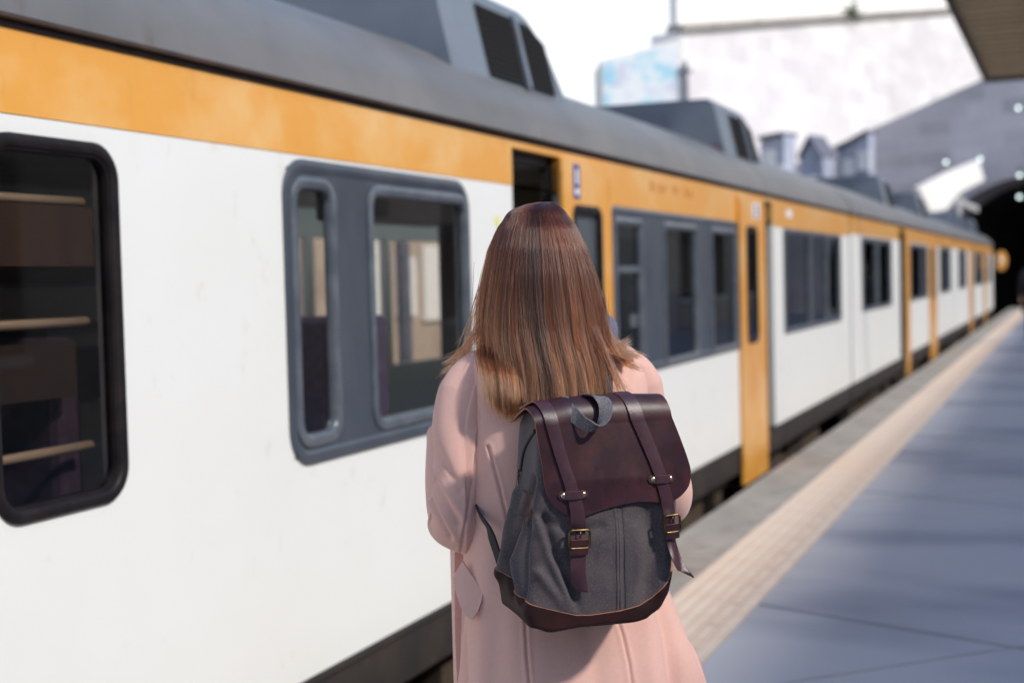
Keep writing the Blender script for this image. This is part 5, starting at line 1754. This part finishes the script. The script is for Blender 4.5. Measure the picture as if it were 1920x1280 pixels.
# carrying straps: over the shoulders and back under the arms to the base
for sgn in (-1, 1):
    tops = [(sgn * 0.05 - 0.01, 0.128, 0.14), (sgn * 0.07 - 0.012, 0.160, 0.19), (sgn * 0.085 - 0.015, 0.195, 0.228), (sgn * 0.10 - 0.02, 0.28, 0.258), (sgn * 0.11 - 0.02, 0.345, 0.18), (sgn * 0.12 - 0.02, 0.37, 0.06)]
    low = [(sgn * 0.150, 0.29, 0.0), (sgn * 0.166, 0.225, -0.028), (sgn * 0.168, 0.156, -0.048), (sgn * 0.160, 0.144, -0.080), (sgn * 0.149, 0.134, -0.125)]
    pth = catmull(tops + low, 60)
    rows = []
    for i in range(60):
        t = pth[min(i + 1, 59)] - pth[max(i - 1, 0)]; t /= np.linalg.norm(t)
        o_ = pth[i] - np.array([0.0, 0.24, 0.05]); o_ = o_ - t * o_.dot(t); o_ /= np.linalg.norm(o_)
        w_ = np.cross(t, o_)
        hw_ = 0.022 if i < 36 else 0.009
        rows.append([tuple(pth[i] + w_ * hw_ * q) for q in (-1, 0, 1)])
    sheet(rows, 0.004, "shoulder_strap", bag, [M["thread"], M["thread"]])

# ================================================================ a passer-by far down the platform
M["black_coat"] = mat("black_coat", (0.012, 0.011, 0.014), 0.85)
M["darkhair"] = mat("dark_hair", (0.015, 0.011, 0.01), 0.6)
PW = (-0.74, 31.2, 0.0)
pp = tag(empty("person", PW, 0.3), "person in black clothes standing far down the platform by the tunnel", "person")
ca, sa = 1.0, 0.0
jt = [((0.0, 0.0, 0.95), 0.12), ((0, 0, 1.12), 0.115), ((0, 0, 1.30), 0.12), ((0, 0, 1.43), 0.10), ((0, 0.01, 1.50), 0.05), ((0, 0.01, 1.56), 0.05),
      ((0.09, 0, 0.85), 0.085), ((0.10, 0.02, 0.48), 0.058), ((0.10, 0, 0.09), 0.04), ((0.105, 0.12, 0.035), 0.03),
      ((-0.09, 0, 0.85), 0.085), ((-0.10, 0.02, 0.48), 0.058), ((-0.10, 0, 0.09), 0.04), ((-0.105, 0.12, 0.035), 0.03),
      ((0.18, 0, 1.43), 0.05), ((0.23, -0.01, 1.17), 0.042), ((0.24, 0.06, 0.92), 0.03), ((-0.18, 0, 1.43), 0.05), ((-0.23, -0.01, 1.17), 0.042), ((-0.24, 0.06, 0.92), 0.03)]
ed = [(0, 1), (1, 2), (2, 3), (3, 4), (4, 5), (0, 6), (6, 7), (7, 8), (8, 9), (0, 10), (10, 11), (11, 12), (12, 13), (3, 14), (14, 15), (15, 16), (3, 17), (17, 18), (18, 19)]
skin_body("body", jt, ed, pp, ((0, 0.02, 1.64), 0.0), M["skin"], voxel=0.012, hands=[(16, (0, 0.2, -1), (-0.7, 0.3, 0), 1), (19, (0, 0.2, -1), (0.7, 0.3, 0), -1)])
mb = MB()
mb.loft([[(w_ * math.cos(t), d_ * math.sin(t), z) for t in [2 * PI * k / 24 for k in range(24)]] for z, w_, d_ in ((0.60, 0.24, 0.17), (0.90, 0.20, 0.15), (1.15, 0.19, 0.14), (1.35, 0.215, 0.14), (1.45, 0.20, 0.12), (1.50, 0.12, 0.09), (1.53, 0.065, 0.065))], True, False)
for sgn in (-1, 1):
    mb.loft([[(sgn * x + q * math.cos(t), y_ + q * math.sin(t), z) for t in [2 * PI * k / 14 for k in range(14)]] for x, y_, z, q in ((0.17, 0, 1.46, 0.055), (0.215, 0, 1.36, 0.062), (0.24, -0.01, 1.17, 0.055), (0.25, 0.05, 0.93, 0.045))], True, True)
mb.build("coat", M["black_coat"], pp, smooth=True)
mb = MB()
for sgn in (-1, 1):
    mb.loft([[(sgn * 0.095 + q * math.cos(t), 0.005 + q * math.sin(t), z) for t in [2 * PI * k / 14 for k in range(14)]] for z, q in ((0.04, 0.065), (0.10, 0.062), (0.5, 0.075), (0.9, 0.105))], True, True)
mb.build("trousers", M["black_coat"], pp, smooth=True)
mb = MB()
mb.loft([[(0.086 * math.sin(q) * math.cos(t), 0.01 + 0.105 * math.sin(q) * math.sin(t), 1.655 + 0.118 * math.cos(q)) for t in [2 * PI * k / 20 for k in range(20)]] for q in np.linspace(0.02, 1.6, 8)], True, True)
mb.build("hair", M["darkhair"], pp, smooth=True)
